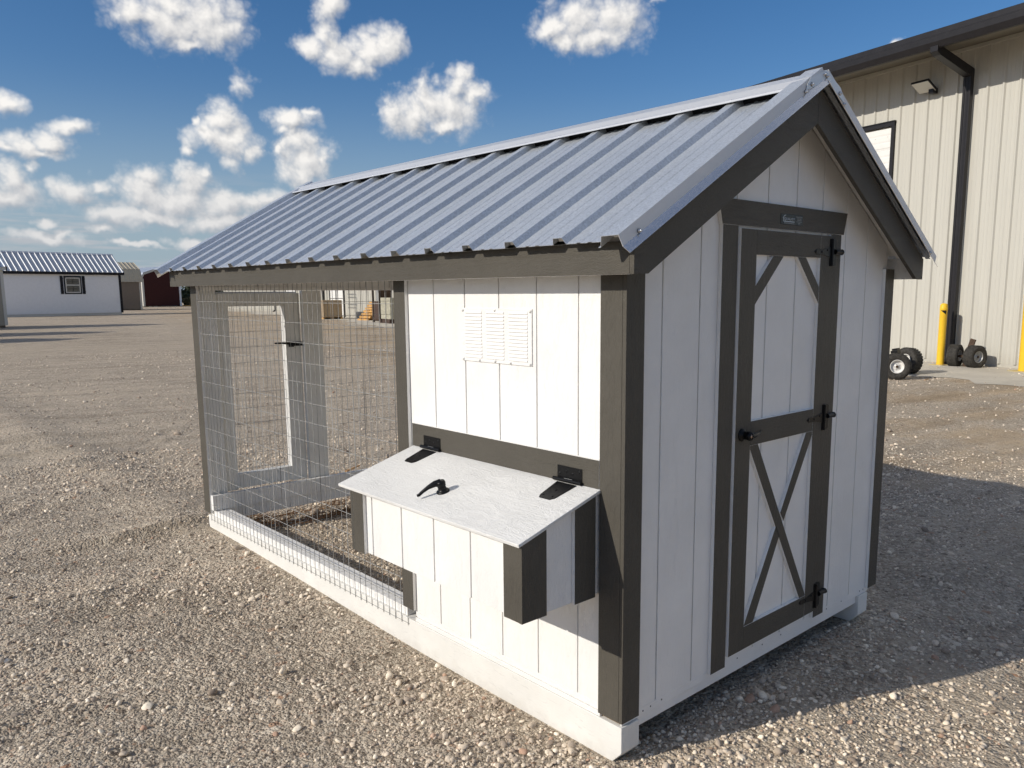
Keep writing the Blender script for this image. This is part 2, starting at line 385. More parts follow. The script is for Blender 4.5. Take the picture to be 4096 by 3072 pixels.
def stone_mat():
    m, t, b = mat('gravel_stone')
    oi = t.add('ShaderNodeObjectInfo'); tc = t.add('ShaderNodeTexCoord')
    c = t.ramp(oi.outputs['Random'], [(0.0, (.17, .145, .125)), (.15, (.26, .23, .20)), (.45, (.36, .325, .28)), (.70, (.45, .41, .355)), (.90, (.54, .505, .44)), (.975, (.62, .59, .53)), (.985, (.32, .22, .17)), (1.0, (.26, .19, .15))])
    n = t.noise(tc.outputs['Object'], 3.0, 4, 0.65)
    c = t.mix(1.0, c, t.ramp(n, [(.3, (1.36, 1.25, 1.12)), (.7, (1.85, 1.72, 1.56))]), 'MULTIPLY')
    t.set(b, 'Base Color', c)
    b.inputs['Roughness'].default_value = 0.85; b.inputs['Specular IOR Level'].default_value = 0.25
    return m
M['stone'] = stone_mat()
def apron_mat():
    m, t, b = mat('dusty_concrete')
    g = t.add('ShaderNodeNewGeometry'); P = g.outputs['Position']
    n = t.noise(P, 0.9, 7, 0.65); n2 = t.noise(P, 9, 5, 0.7)
    v = t.add('ShaderNodeTexVoronoi'); t.set(v, 'Vector', P); v.inputs['Scale'].default_value = 48
    c = t.ramp(n, [(.3, (.45, .405, .33)), (.7, (.60, .55, .46))])
    c = t.mix(1.0, c, t.ramp(n2, [(.3, (.92, .92, .92)), (.7, (1.06, 1.06, 1.06))]), 'MULTIPLY')
    c = t.mix(t.smooth(v.outputs['Distance'], .35, .20), c, t.mix(.5, c, (.55, .52, .45, 1)))
    t.set(b, 'Base Color', c); b.inputs['Roughness'].default_value = .9
    bp = t.add('ShaderNodeBump', ins={'Strength': .7, 'Distance': .01, 'Height': n2}); t.l.new(bp.outputs[0], b.inputs['Normal'])
    return m
M['apron'] = apron_mat()
def leaf_mat(name, stops):
    m, t, b = mat(name)
    at = t.add('ShaderNodeAttribute', attribute_name='tint')
    t.set(b, 'Base Color', t.ramp(at.outputs['Fac'], stops))
    b.inputs['Roughness'].default_value = .7
    return m
M['leaf'] = leaf_mat('scrub_leaves', [(0, (.025, .035, .012)), (.6, (.06, .075, .025)), (1, (.13, .12, .05))])
M['weed'] = leaf_mat('dry_weeds', [(0, (.09, .075, .035)), (.6, (.20, .16, .08)), (1, (.32, .25, .13))])
M['bark'] = plain('bark', (.08, .06, .045), .9, var=.3)

# ------------------------------------------------------------------ mesh helpers
class MB:
    def __init__(s): s.v = []; s.f = []; s.m = []; s.sm = []
    def add(s, verts, faces, mi=0, smooth=False):
        b = len(s.v); s.v += [tuple(p) for p in verts]
        for i, f in enumerate(faces):
            s.f.append([b + k for k in f]); s.m.append(mi[i] if isinstance(mi, (list, tuple)) else mi); s.sm.append(smooth)
        return s
    def box(s, x0, x1, y0, y1, z0, z1, mi=0):
        """mi: one index or six, in the order -x +x -y +y -z +z"""
        if x0 > x1: x0, x1 = x1, x0
        if y0 > y1: y0, y1 = y1, y0
        if z0 > z1: z0, z1 = z1, z0
        v = [(x, y, z) for x in (x0, x1) for y in (y0, y1) for z in (z0, z1)]
        f = [(0, 1, 3, 2), (4, 6, 7, 5), (0, 4, 5, 1), (2, 3, 7, 6), (0, 2, 6, 4), (1, 5, 7, 3)]
        return s.add(v, f, mi)
    def prism(s, poly, axis, a0, a1, mi=0, mcap=None, mend=None):
        """polygon in the plane normal to axis, from a0 to a1; mcap: material of the a0 cap"""
        if a0 > a1: a0, a1 = a1, a0
        def P(p, a):
            return {'x': (a, p[0], p[1]), 'y': (p[0], a, p[1]), 'z': (p[0], p[1], a)}[axis]
        n = len(poly)
        area = sum(poly[i][0] * poly[(i + 1) % n][1] - poly[(i + 1) % n][0] * poly[i][1] for i in range(n))
        ccw = area > 0
        if axis == 'y': ccw = not ccw
        pl = poly if ccw else poly[::-1]
        v = [P(p, a0) for p in pl] + [P(p, a1) for p in pl]
        f = [tuple(range(n - 1, -1, -1)), tuple(range(n, 2 * n))]
        f += [(i, (i + 1) % n, n + (i + 1) % n, n + i) for i in range(n)]
        m = [mi if mcap is None else mcap, mi if mend is None else mend] + [mi] * n
        return s.add(v, f, m)
    def strip(s, prof, fn, a0, a1, mi=0, smooth=False):
        """open profile swept between a0 and a1: fn(p, a) gives the point"""
        n = len(prof)
        v = [fn(p, a0) for p in prof] + [fn(p, a1) for p in prof]
        return s.add(v, [(i, i + 1, n + i + 1, n + i) for i in range(n - 1)], mi, smooth)
    def tube(s, pts, r, n=8, mi=0, smooth=True, cap=True):
        pts = [Vector(p) for p in pts]
        rs = r if isinstance(r, (list, tuple)) else [r] * len(pts)
        rings = []
        for i, p in enumerate(pts):
            d = (pts[min(i + 1, len(pts) - 1)] - pts[max(i - 1, 0)]).normalized()
            a = d.cross(Vector((0, 0, 1)))
            if a.length < 1e-4: a = d.cross(Vector((1, 0, 0)))
            a.normalize(); b = d.cross(a)
            rings.append([p + (a * math.cos(2 * math.pi * k / n) + b * math.sin(2 * math.pi * k / n)) * rs[i] for k in range(n)])
        v = [q for R in rings for q in R]
        f = [(i * n + k, i * n + (k + 1) % n, (i + 1) * n + (k + 1) % n, (i + 1) * n + k) for i in range(len(pts) - 1) for k in range(n)]
        s.add(v, f, mi, smooth)
        if cap:
            s.add(rings[0], [tuple(range(n))], mi); s.add(rings[-1], [tuple(range(n - 1, -1, -1))], mi)
        return s
    def lathe(s, prof, o, axis, n=24, mi=0, smooth=True):
        """prof: (radius, height) along axis from o"""
        ax = Vector(axis).normalized(); a = ax.cross(Vector((0, 0, 1)))
        if a.length < 1e-4: a = Vector((1, 0, 0))
        a.normalize(); b = ax.cross(a); o = Vector(o)
        v = [o + ax * h + (a * math.cos(2 * math.pi * k / n) + b * math.sin(2 * math.pi * k / n)) * r for r, h in prof for k in range(n)]
        f = [(i * n + k, i * n + (k + 1) % n, (i + 1) * n + (k + 1) % n, (i + 1) * n + k) for i in range(len(prof) - 1) for k in range(n)]
        return s.add(v, f, mi, smooth)
    def mesh(s, name, mats, O=(0, 0, 0)):
        me = bpy.data.meshes.new(name)
        v = (np.array(s.v, float) - np.array(O)) * K
        me.from_pydata(v.tolist(), [], s.f)
        for m in mats: me.materials.append(m)
        me.polygons.foreach_set('material_index', s.m)
        me.polygons.foreach_set('use_smooth', s.sm)
        me.update()
        return me

C = scene.collection
ORG = {}                                       # origin (thing-local inches) of every thing, by object
def root(o):
    while o.parent: o = o.parent
    return o
def tag(o, label, cat, group=None):
    o['label'] = label; o['category'] = cat
    if group: o['group'] = group
    return o
def thing(name, label, cat, loc, rz=0.0, group=None, local=False):
    """Empty at the base; loc in inches; local: the parts are drawn in the thing's own frame"""
    o = bpy.data.objects.new(name, None); C.objects.link(o)
    o.empty_display_size = 0.2
    o.location = W(*loc); o.rotation_euler = (0, 0, rz)
    ORG[o.name] = (0, 0, 0) if local else loc
    return tag(o, label, cat, group)
def obj(name, mb, mats, parent=None, bevel=0.0, solid=0.0, label=None, kind=None, auto=False):
    if not isinstance(mats, (list, tuple)): mats = [mats]
    mats = [M[m] if isinstance(m, str) else m for m in mats]
    O = ORG[root(parent).name] if parent else (0, 0, GZ)
    me = mb.mesh(name, mats, O)
    o = bpy.data.objects.new(name, me); C.objects.link(o)
    if parent: o.parent = parent
    if bevel:
        md = o.modifiers.new('bevel', 'BEVEL'); md.width = bevel * K; md.segments = 2; md.limit_method = 'ANGLE'; md.angle_limit = 0.6
    if solid:
        md = o.modifiers.new('solid', 'SOLIDIFY'); md.thickness = solid * K; md.offset = -1
    if label: o['label'] = label
    if kind: o['kind'] = kind
    return o
def put(name, me, parent, loc, rot=(0, 0, 0), scale=(1, 1, 1), mods=None):
    """a further piece that shares mesh me; loc in the thing's inch frame"""
    o = bpy.data.objects.new(name, me); C.objects.link(o); o.parent = parent
    O = ORG[root(parent).name]
    o.location = [(a - b) * K for a, b in zip(loc, O)]
    o.rotation_euler = rot; o.scale = scale
    if mods: mods(o)
    return o
def shared(mb, name, mats):
    return mb.mesh(name, [M[m] for m in mats])
def copy_tree(o, parent=None):
    c = o.copy(); C.objects.link(c)
    if parent: c.parent = parent
    ORG[c.name] = ORG.get(o.name, (0, 0, 0))
    for ch in list(o.children):
        copy_tree(ch, c)
    return c

# ------------------------------------------------------------------ ground
def sst(a, b, x):
    t = np.clip((x - a) / (b - a), 0, 1); return t * t * (3 - 2 * t)
def gh(x, y):
    """ground height in inches above GZ"""
    x = np.asarray(x, float); y = np.asarray(y, float)
    h = 2.0 * sst(30, 140, y) * np.exp(-((x - 0.5) / 12) ** 2)
    h = h - 2.7 * sst(-1, -22, y) * sst(10, 70, x) * sst(260, 150, x)
    near = sst(420, 120, np.hypot(x - 20, y - 40)) * sst(3, 14, np.maximum.reduce([-x, x - 73, -y, y - 146, np.zeros_like(x)]))
    u = np.sin(x * .071 + 1.3) * np.sin(y * .053 + .4) * .45 + np.sin(x * .19 + y * .11) * .22 + np.sin(x * -.12 + y * .23 + 2) * .2
    h = h + near * (u - .25)
    # low ridges of dragged gravel
    for (x0, x1, yc, sl_, hh, w) in ((-34, 5, 154, -.17, 1.9, 2.3), (-70, -28, 118, -.05, .9, 2.6), (-58, -12, 92, -.12, .8, 2.4), (-90, -40, 176, .02, 1.2, 3), (-40, 30, 212, -.1, 1.1, 3), (-66, -40, 66, -.2, .7, 2.2), (-60, 60, 262, -.06, 1.2, 3.4), (-50, 90, 318, -.08, 1.3, 4), (100, 230, 66, -.2, 1.0, 4), (110, 260, 22, -.1, .9, 4), (150, 330, 105, -.22, 1.2, 5)):
        q = y - yc - sl_ * (x - (x0 + x1) / 2) - 1.5 * np.sin(x * .09)
        h = h + hh * np.exp(-(q / w) ** 2) * sst(x0 - 6, x0 + 8, x) * sst(x1 + 6, x1 - 8, x)
    # wheel ruts left of the coop
    q = (x * .80 - y * .60)
    for c0 in (-95, -88, -150, -141):
        h = h - .55 * np.exp(-((q - c0 - 4 * np.sin(y * .02)) / 2.6) ** 2) * near
    return h
def axis(lo, mid0, mid1, hi, fine, grow):
    a = list(np.arange(mid0, mid1, fine)); s = fine
    x = mid1
    while x < hi: a.append(x); s *= grow; x += s
    a.append(hi); s = fine; x = mid0
    while x > lo: s *= grow; x -= s; a.append(max(x, lo))
    return np.unique(np.array(a))
gx = axis(-60000, -120, 270, 60000, 2.0, 1.12)
gy = axis(-60000, -70, 330, 60000, 2.0, 1.12)
XX, YY = np.meshgrid(gx, gy, indexing='ij')
ZZ = gh(XX, YY)
mb = MB(); nx, ny = len(gx), len(gy)
mb.v = np.stack([XX.ravel(), YY.ravel(), ZZ.ravel() + GZ], 1).tolist()
idx = np.arange(nx * ny).reshape(nx, ny)
mb.f = np.stack([idx[:-1, :-1].ravel(), idx[1:, :-1].ravel(), idx[1:, 1:].ravel(), idx[:-1, 1:].ravel()], 1).tolist()
mb.m = [0] * len(mb.f); mb.sm = [True] * len(mb.f)
gnd = obj('ground', mb, 'ground', kind='structure')

# loose stones: geometry nodes instances on points, density falls with distance
def scatter(name, pts, scl, rots, seed):
    me = bpy.data.meshes.new(name)
    me.from_pydata((pts * K).tolist(), [], [])
    n = len(pts)
    for nm, typ, arr in (('scl', 'FLOAT_VECTOR', scl * K), ('rot', 'FLOAT_VECTOR', rots)):
        a = me.attributes.new(nm, typ, 'POINT'); a.data.foreach_set('vector', arr.astype(np.float32).ravel())
    a = me.attributes.new('pick', 'INT', 'POINT'); a.data.foreach_set('value', rng.integers(0, 6, n).astype(np.int32))
    o = bpy.data.objects.new(name, me); C.objects.link(o)
    ng = bpy.data.node_groups.new(name, 'GeometryNodeTree')
    ng.interface.new_socket('Geometry', in_out='INPUT', socket_type='NodeSocketGeometry')
    ng.interface.new_socket('Geometry', in_out='OUTPUT', socket_type='NodeSocketGeometry')
    t = NT(ng)
    gi = t.add('NodeGroupInput'); go = t.add('NodeGroupOutput')
    j = t.add('GeometryNodeGeometryToInstance')
    for k in range(6):
        ic = t.add('GeometryNodeMeshIcoSphere'); ic.inputs['Radius'].default_value = 1.0; ic.inputs['Subdivisions'].default_value = 2
        pos = t.add('GeometryNodeInputPosition')
        nz = t.add('ShaderNodeTexNoise'); nz.noise_dimensions = '4D'
        t.l.new(pos.outputs[0], nz.inputs['Vector']); nz.inputs['W'].default_value = seed + k * 3.7
        nz.inputs['Scale'].default_value = 0.9; nz.inputs['Detail'].default_value = 1.5
        off = t.vec('MULTIPLY', t.vec('SUBTRACT', nz.outputs['Color'], (.5, .5, .5)), (1.5, 1.5, 1.5))
        sp_ = t.add('GeometryNodeSetPosition'); t.l.new(ic.outputs[0], sp_.inputs['Geometry']); t.l.new(off, sp_.inputs['Offset'])
        ss = t.add('GeometryNodeSetShadeSmooth'); t.l.new(sp_.outputs[0], ss.inputs[0])
        sm = t.add('GeometryNodeSetMaterial'); sm.inputs['Material'].default_value = M['stone']; t.l.new(ss.outputs[0], sm.inputs[0])
        t.l.new(sm.outputs[0], j.inputs[0])
    ip = t.add('GeometryNodeInstanceOnPoints')
    t.l.new(gi.outputs[0], ip.inputs['Points']); t.l.new(j.outputs[0], ip.inputs['Instance'])
    ip.inputs['Pick Instance'].default_value = True
    def attr(nm, typ):
        a = t.add('GeometryNodeInputNamedAttribute'); a.data_type = typ; a.inputs['Name'].default_value = nm; return a.outputs[0]
    t.l.new(attr('pick', 'INT'), ip.inputs['Instance Index'])
    e2r = t.add('FunctionNodeEulerToRotation'); t.l.new(attr('rot', 'FLOAT_VECTOR'), e2r.inputs[0])
    t.l.new(e2r.outputs[0], ip.inputs['Rotation']); t.l.new(attr('scl', 'FLOAT_VECTOR'), ip.inputs['Scale'])
    t.l.new(ip.outputs[0], go.inputs[0])
    md = o.modifiers.new('stones', 'NODES'); md.node_group = ng
    o['kind'] = 'stuff'
    return o
def free(x, y):
    """not inside a skid or under the coop floor, not on the apron"""
    ins = ((x > -.6) & (x < 4.2) | (x > 66.8) & (x < 71.8)) & (y > 0) & (y < 144)
    under = (x > 3) & (x < 70) & (y > 2.5) & (y < 49)
    return ~(ins | under)
def patch(x, y):
    """0..1: how stony the yard is here (fines show between)"""
    f = .5 + .28 * np.sin(x * .043 + .8 * np.sin(y * .031)) + .25 * np.sin(y * .057 - x * .021 + 1.1) + .2 * np.sin(x * .11 + y * .09)
    return np.clip((f - .16) * 1.5, 0.14, 1)
def stones(name, n, rad, rmed, sig, rmax, seed, pw=1.0, thr=0.0):
    cx, cy = -30.0, -10.0
    r = rad * np.sqrt(rng.random(n)) ** pw; a = rng.random(n) * 2 * np.pi
    x = cx + r * np.cos(a); y = cy + r * np.sin(a)
    ok = free(x, y) & (rng.random(n) < patch(x, y) * (1 - thr) + thr)
    x, y = x[ok], y[ok]; n = len(x)
    s = np.minimum(rmed * np.exp(rng.normal(0, sig, n)), rmax)
    scl = np.stack([s * rng.uniform(.75, 1.35, n), s * rng.uniform(.7, 1.1, n), s * rng.uniform(.5, .92, n)], 1)
    z = gh(x, y) + GZ + scl[:, 2] * rng.uniform(.0, .62, n)
    rots = np.stack([rng.normal(0, .35, n), rng.normal(0, .35, n), rng.uniform(0, 6.283, n)], 1)
    pts = np.stack([x, y, z - GZ], 1)
    return scatter(name, pts, scl, rots, seed)
stones('gravel', 260000, 290, .185, .36, .55, 1.0, 1.35, .15)
stones('gravel', 46000, 290, .30, .34, .85, 5.0, 1.2, .08)
stones('gravel', 4200, 330, .52, .30, 1.2, 9.0, 1.15, 0)
stones('gravel', 60000, 900, .40, .36, 1.0, 14.0, .95, .1)

# ================================================================== the chicken coop
L, WD, XC = 144.4, 72.7, 36.35
SL = 7 / 12
def rz_(x):                                    # pan of the metal roof
    return 66.0 + SL * (min(x, 2 * XC - x) + 5)
coop = thing('chicken_coop', 'white chicken coop with charcoal trim, ribbed metal roof, nest box and wire run', 'chicken coop', (XC, L / 2, GZ))
def board(name, x0, x1, y0, y1, z0, z1, face, grain='z', parent=coop, edge='white', bevel=.05, label=None):
    """trim board: the broad face dark, its sawn edges white"""
    k = ['-x', '+x', '-y', '+y', '-z', '+z'].index(face)
    mi = [1] * 6; mi[k] = 0
    if name == 'rail': mi[0] = mi[1] = 0
    e = {'white': 'white_' + grain, 'dark': 'dark_' + grain}[edge]
    return obj(name, MB().box(x0, x1, y0, y1, z0, z1, mi), ['dark_' + grain, e], parent, bevel=bevel, label=label)
def wbox(name, x0, x1, y0, y1, z0, z1, m, parent=coop, bevel=.05):
    return obj(name, MB().box(x0, x1, y0, y1, z0, z1), m, parent, bevel=bevel)

# skids: 4x6 runners with cut ends
for x0 in (.28, 67.3):
    p = [(.3, 3.68), (.3, .06), (2.1, -1.9), (140.9, -1.9), (142.8, 1.2), (142.8, 3.68)]
    obj('skid', MB().prism(p, 'x', x0, x0 + 3.6), 'skid', coop, bevel=.09)
wbox('end_joist', 3.9, 67.2, .85, 2.3, 2.3, 3.78, 'white_x')
wbox('end_joist', 3.9, 67.2, 46.6, 48.1, 1.8, 3.68, 'white_x')
obj('coop_floor', MB().box(.8, 71.4, 1.0, 48.3, 3.82, 4.42), 'deck', coop)
wbox('rim_strip', .42, 1.0, 4.3, 48.0, 3.72, 4.42, 'white_y')

# ---- end wall with the door (towards -y)
def top_end(x): return rz_(x) - 1.35
def gable(x0, x1, z0, zt):
    pts = [(x0, z0), (x1, z0), (x1, zt(x1))]
    if x0 < XC < x1: pts.append((XC, zt(XC)))
    return pts + [(x0, zt(x0))]
obj('wall', MB().prism(gable(1.0, 71.3, 3.9, lambda x: rz_(x) - 1.6), 'y', .82, 1.25), 'groove', coop, label='end wall with the door')
gx0 = 7.66; gw = .27
edges = [.66] + [gx0 + 8 * k for k in range(8)] + [71.48]
for a, b in zip(edges[:-1], edges[1:]):
    a2 = a + (gw / 2 if a > 1 else 0); b2 = b - (gw / 2 if b < 71 else 0)
    obj('siding_board', MB().prism(gable(a2, b2, 4.86, top_end), 'y', .63, .84), 'white_z', coop, bevel=.04)
wbox('base_strip', .66, 71.48, .62, .84, 3.72, 4.87, 'white_x')

board('corner_trim', 0, 3.45, 0, .62, 4.46, 63.2, '-y', edge='dark')
board('corner_trim', .02, .64, .66, 4.30, 4.46, 63.2, '-x', edge='dark')
board('corner_trim', 70.2, 73.7, .02, .62, 4.6, 64.2, '-y')
board('corner_trim', 72.1, 72.7, .64, 4.1, 4.6, 63.2, '+x')
# door casing
hd = [(19.45, 69.38), (53.75, 69.38), (54.75, 72.88), (18.45, 72.88)]
obj('door_header', MB().prism(hd, 'y', 0, .62, 1, mcap=0), ['dark_x', 'white_x'], coop, bevel=.05)
board('door_casing', 19.6, 23.3, 0, .62, 4.6, 69.36, '-y')
board('door_casing', 49.45, 52.97, 0, .62, 4.75, 69.36, '-y')

# ---- the door: a siding panel behind stiles, rails and braces
door = obj('door', MB().box(23.75, 49.30, .50, .60, 6.1, 69.0), 'groove', coop)
for a, b in ((23.9, 31.4), (31.75, 39.4), (39.75, 47.6), (47.9, 49.1)):
    obj('siding_board', MB().box(a, b, .36, .52, 6.2, 68.9), 'white_z', door, bevel=.03)
def bd(name, x0, x1, z0, z1, grain):
    return board(name, x0, x1, -.22, .37, z0, z1, '-y', grain, parent=door)
bd('stile', 23.72, 27.72, 6.08, 69.02, 'z'); bd('stile', 45.98, 49.36, 6.15, 69.02, 'z')
bd('rail', 27.72, 45.98, 65.5, 69.02, 'x'); bd('rail', 27.72, 45.98, 37.85, 41.5, 'x'); bd('rail', 27.72, 45.98, 6.1, 9.75, 'x')
def brace(poly):
    obj('brace', MB().prism(poly, 'y', -.20, .37, 1, mcap=0), ['dark_z', 'white_z'], door, bevel=.03)
brace([(27.72, 61.15), (27.72, 58.5), (35.05, 65.5), (32.2, 65.5)][::1] if False else [(27.72, 61.15), (32.25, 65.48), (35.05, 65.48), (27.72, 58.45)])
brace([(45.98, 61.0), (41.55, 65.48), (39.05, 65.48), (45.98, 58.4)])
# X of the lower half: one long brace and two half braces
brace([(27.74, 37.84), (29.86, 37.84), (45.96, 10.1), (45.96, 9.77), (44.15, 9.77), (27.74, 37.3)])
c1 = [(43.95, 37.84), (45.96, 37.84), (45.96, 37.2), (38.11, 24.09 + .2), (37.03, 25.87)]
c2 = [(35.93, 23.98), (37.01, 22.05), (30.25, 9.77), (27.74, 9.77), (27.74, 10.0)]
brace(c1); brace(c2)

def t_hinge(z, s=1.0):
    m = MB()
    m.box(48.85, 50.45, -.36, -.22, z - 2.15, z + 2.15)
    m.tube([(49.35, -.42, z - 2.1), (49.35, -.42, z + 2.1)], .24, 10)
    m.box(49.55, 50.9, -.30, -.02, z - 2.0, z + 2.0)
    st = [(49.3, z + .9), (46.6, z + .42), (44.5, z + .38), (43.95, z), (44.5, z - .38), (46.6, z - .42), (49.3, z - .9)]
    m.prism(st, 'y', -.33, -.23)
    m.tube([(50.3, -.40, z + .12), (52.2, -.40, z + .12)], [.42, .42], 10)
    m.lathe([(.46, 0), (.50, .25), (.3, .5), (0, .55)], (52.2, -.40, z + .12), (1, 0, 0), 10)
    for (x, zz) in ((44.4, z), (46.2, z), (48.0, z + .35)):
        m.lathe([(.2, 0), (.17, .08), (0, .1)], (x, -.33, zz), (0, -1, 0), 8)
    return obj('hinge', m, 'black', door, bevel=.02)
for z in (66.45, 39.75, 8.9): t_hinge(z)
def lever_lock(o, ax, along, ups, parent, core=True, k=1.0):
    """cam-lock handle: o foot, ax out of the surface, along the lever"""
    o, ax, along, ups = Vector(o), Vector(ax).normalized(), Vector(along).normalized(), Vector(ups).normalized()
    m = MB()
    m.lathe([(.95, 0), (.95, .18), (.82, .30), (.62, .34), (.58, .9), (.64, .95), (.70, 1.45), (.60, 1.70), (0, 1.74)], o, ax, 20)
    along = along * k
    pts = [o + ax * 1.45, o + ax * 1.52 + along * 1.0, o + ax * 1.30 + along * 2.2, o + ax * .95 + along * 3.2, o + ax * .62 + along * 3.9, o + ax * .62 + along * 4.25]
    m.tube(pts, [.56, .44, .30, .24, .22, .19], 10)
    h = obj('lever_handle', m, 'black', parent)
    if core:
        k = MB().lathe([(.30, 1.70), (.30, 1.79), (.0, 1.80)], o, ax, 14)
        k.m = [0] * len(k.f)
        obj('lock_core', k, 'brass', parent)
    return h
lever_lock((25.4, -.22, 39.75), (0, -1, 0), (1, 0, .04), (0, 0, 1), door)

# maker's label on the header
mk = obj('maker_label', MB().box(34.1, 40.35, -.06, -.005, 70.13, 71.64), 'plate', coop, bevel=.02)
def lettering(name, txt, x, z, h, wid, y, mtl, parent):
    cu = bpy.data.curves.new(name, 'FONT'); cu.body = txt; cu.size = 1.0; cu.extrude = 0.01; cu.resolution_u = 2
    tmp = bpy.data.objects.new(name, cu); C.objects.link(tmp)
    dg = bpy.context.evaluated_depsgraph_get(); dg.update()
    me0 = bpy.data.meshes.new_from_object(tmp.evaluated_get(dg))
    bpy.data.objects.remove(tmp)
    v = np.array([tuple(q.co) for q in me0.vertices]); mn, mx = v.min(0), v.max(0)
    sx, sz = wid / (mx[0] - mn[0]), h / (mx[1] - mn[1])
    m = MB()
    m.add([(x + (q[0] - mn[0]) * sx, y - (q[2] - mn[2]) * .4, z + (q[1] - mn[1]) * sz) for q in v], [tuple(p.vertices) for p in me0.polygons])
    bpy.data.meshes.remove(me0)
    return obj(name, m, mtl, parent)
lettering('lettering', 'QUALITY', 34.95, 70.72, .42, 3.0, -.066, 'print', mk)
m = MB().box(34.75, 37.95, -.07, -.062, 70.52, 70.64)
m.box(34.72, 34.86, -.07, -.062, 70.52, 71.15)
m.add([(34.60, -.068, 71.05), (34.74, -.068, 71.02), (34.98, -.068, 71.28), (35.42, -.068, 71.46), (35.42, -.068, 71.56), (34.86, -.068, 71.36)], [(0, 1, 2, 5), (2, 3, 4, 5)])
obj('house_emblem', m, 'print', mk)
m = MB().box(34.95, 37.9, -.07, -.062, 70.26, 70.42)
for z, a, b in ((71.36, 38.4, 40.15), (71.12, 38.65, 39.9), (70.90, 38.65, 39.9), (70.68, 38.5, 40.0), (70.46, 38.9, 39.6), (70.27, 39.05, 39.45)):
    m.box(a, b, -.07, -.062, z - .055, z + .05)
obj('small_print', m, 'print_dim', mk)
m = MB()
for x in (5.0, 6.6, 9.0, 27.5, 34.6, 40.2, 55.5, 61.0, 68.2, 69.6):
    m.lathe([(.13, 0), (.11, .03), (0, .035)], (x, .62, 4.3 + (x * 7 % 5) * .06), (0, -1, 0), 8)
obj('nail_heads', m, 'nailhole', coop, kind='stuff')

# ---- long wall of the house (towards -x)
obj('wall', MB().box(.84, 1.3, 1.0, 48.4, 4.5, 66.5), 'white_z', coop, label='long wall with the vent and nest box')
ed = [.9] + [8.7 + 8 * k for k in range(5)] + [47.84]
for a, b in zip(ed[:-1], ed[1:]):
    a2 = a + (gw / 2 if a > 1 else 0); b2 = b - (gw / 2 if b < 47 else 0)
    obj('siding_board', MB().box(.65, .85, a2, b2, 5.36, 66.3), 'white_z', coop, bevel=.04)
wbox('base_strip', .64, .85, .9, 47.84, 4.45, 5.37, 'white_y')
board('post_trim', 0, .64, 47.86, 51.2, 5.75, 63.2, '-x')
board('post_trim', 0, .64, 140.4, L, 4.4, 63.2, '-x')
board('band_board', 0, .64, 4.34, 46.72, 35.0, 39.0, '-x', 'y')
obj('wall', MB().prism(gable(1.3, 71.3, 4.5, lambda x: rz_(x) - 1.6), 'y', 48.0, 48.6), 'white_z', coop, label='partition between house and run')
obj('wall', MB().box(71.4, 72.08, .7, 48.6, 3.9, 66.5), 'white_z', coop, label='far long wall')
for k in range(6):
    obj('siding_board', MB().box(72.06, 72.2, .9 + 8 * k, 8.7 + 8 * k, 3.9, 66.3), 'white_z', coop, bevel=.04)

# ---- gable vent
vent = obj('vent', MB().box(.46, .66, 17.5, 33.2, 50.2, 58.1), 'white_y', coop, bevel=.06)
lv = MB().prism([(.02, .0), (.02, .36), (-.01, .36), (-.11, .05), (-.11, .0)], 'y', 0, 4.0)
lvm = shared(lv, 'louvre', ['white_y'])
for col0 in (18.35, 23.37, 28.4):
    for r in range(14):
        put('louvre', lvm, vent, (.45, col0, 50.78 + r * .506))
scm = shared(MB().lathe([(.26, 0), (.26, .05), (.14, .07), (.14, .16), (0, .17)], (0, 0, 0), (-1, 0, 0), 8), 'vent_screw', ['white_y'])
for y, z in ((17.8, 57.75), (25.4, 57.8), (32.9, 57.8), (17.8, 50.5), (22.0, 50.45), (25.4, 50.5), (29.0, 50.45), (32.9, 50.5)):
    put('screw', scm, vent, (.46, y, z))

# ---- nest box
LT = (35.25 - 31.05) / 14.15
def lz(x): return 35.25 + x * LT               # top of the lid
nb = MB().prism([(.6, 21.1), (-12.75, 21.1), (-12.75, lz(-12.75) - .5), (.6, lz(.6) - .5)], 'y', 4.95, 43.2)
nest = obj('nest_box', nb, 'white_z', coop)
ed = [4.9, 14.75, 22.85, 30.75, 38.75, 43.3]
for a, b in zip(ed[:-1], ed[1:]):
    obj('siding_board', MB().box(-12.93, -12.74, a + .15, b - .15, 21.05, 31.0), 'white_z', nest, bevel=.04)
for y0, y1 in ((4.72, 4.97), (43.18, 43.43)):
    obj('siding_board', MB().prism([(.55, 21.05), (-12.74, 21.05), (-12.74, lz(-12.74) - .5), (.55, lz(.55) - .5)], 'y', y0, y1), 'white_z', nest, bevel=.03)
def nbd(x0, x1, y0, y1, face):
    k = ['-x', '+x', '-y', '+y', '-z', '+z'].index(face)
    p = [(x0, 20.95), (x1, 20.95), (x1, lz(x1) - .47), (x0, lz(x0) - .47)]
    m = MB().prism(p, 'y', y0, y1, 1)
    for i, f in enumerate(m.f):
        a, b, c = (Vector(m.v[q]) for q in f[:3]); n = (b - a).cross(c - b)
        if max(range(3), key=lambda q: abs(n[q])) == 'xyz'.index(face[1]) and (n['xyz'.index(face[1])] < 0) == (face[0] == '-'): m.m[i] = 0
    obj('corner_trim', m, ['dark_z', 'white_z'], nest, bevel=.05)
nbd(-13.5, -12.94, 4.72, 7.6, '-x'); nbd(-13.5, -12.94, 40.35, 43.45, '-x')
nbd(-13.5, -9.45, 4.15, 4.71, '-y'); nbd(-4.6, -.75, 4.15, 4.71, '-y')
nbd(-13.5, -9.45, 43.46, 44.0, '+y'); nbd(-4.6, -.75, 43.46, 44.0, '+y')
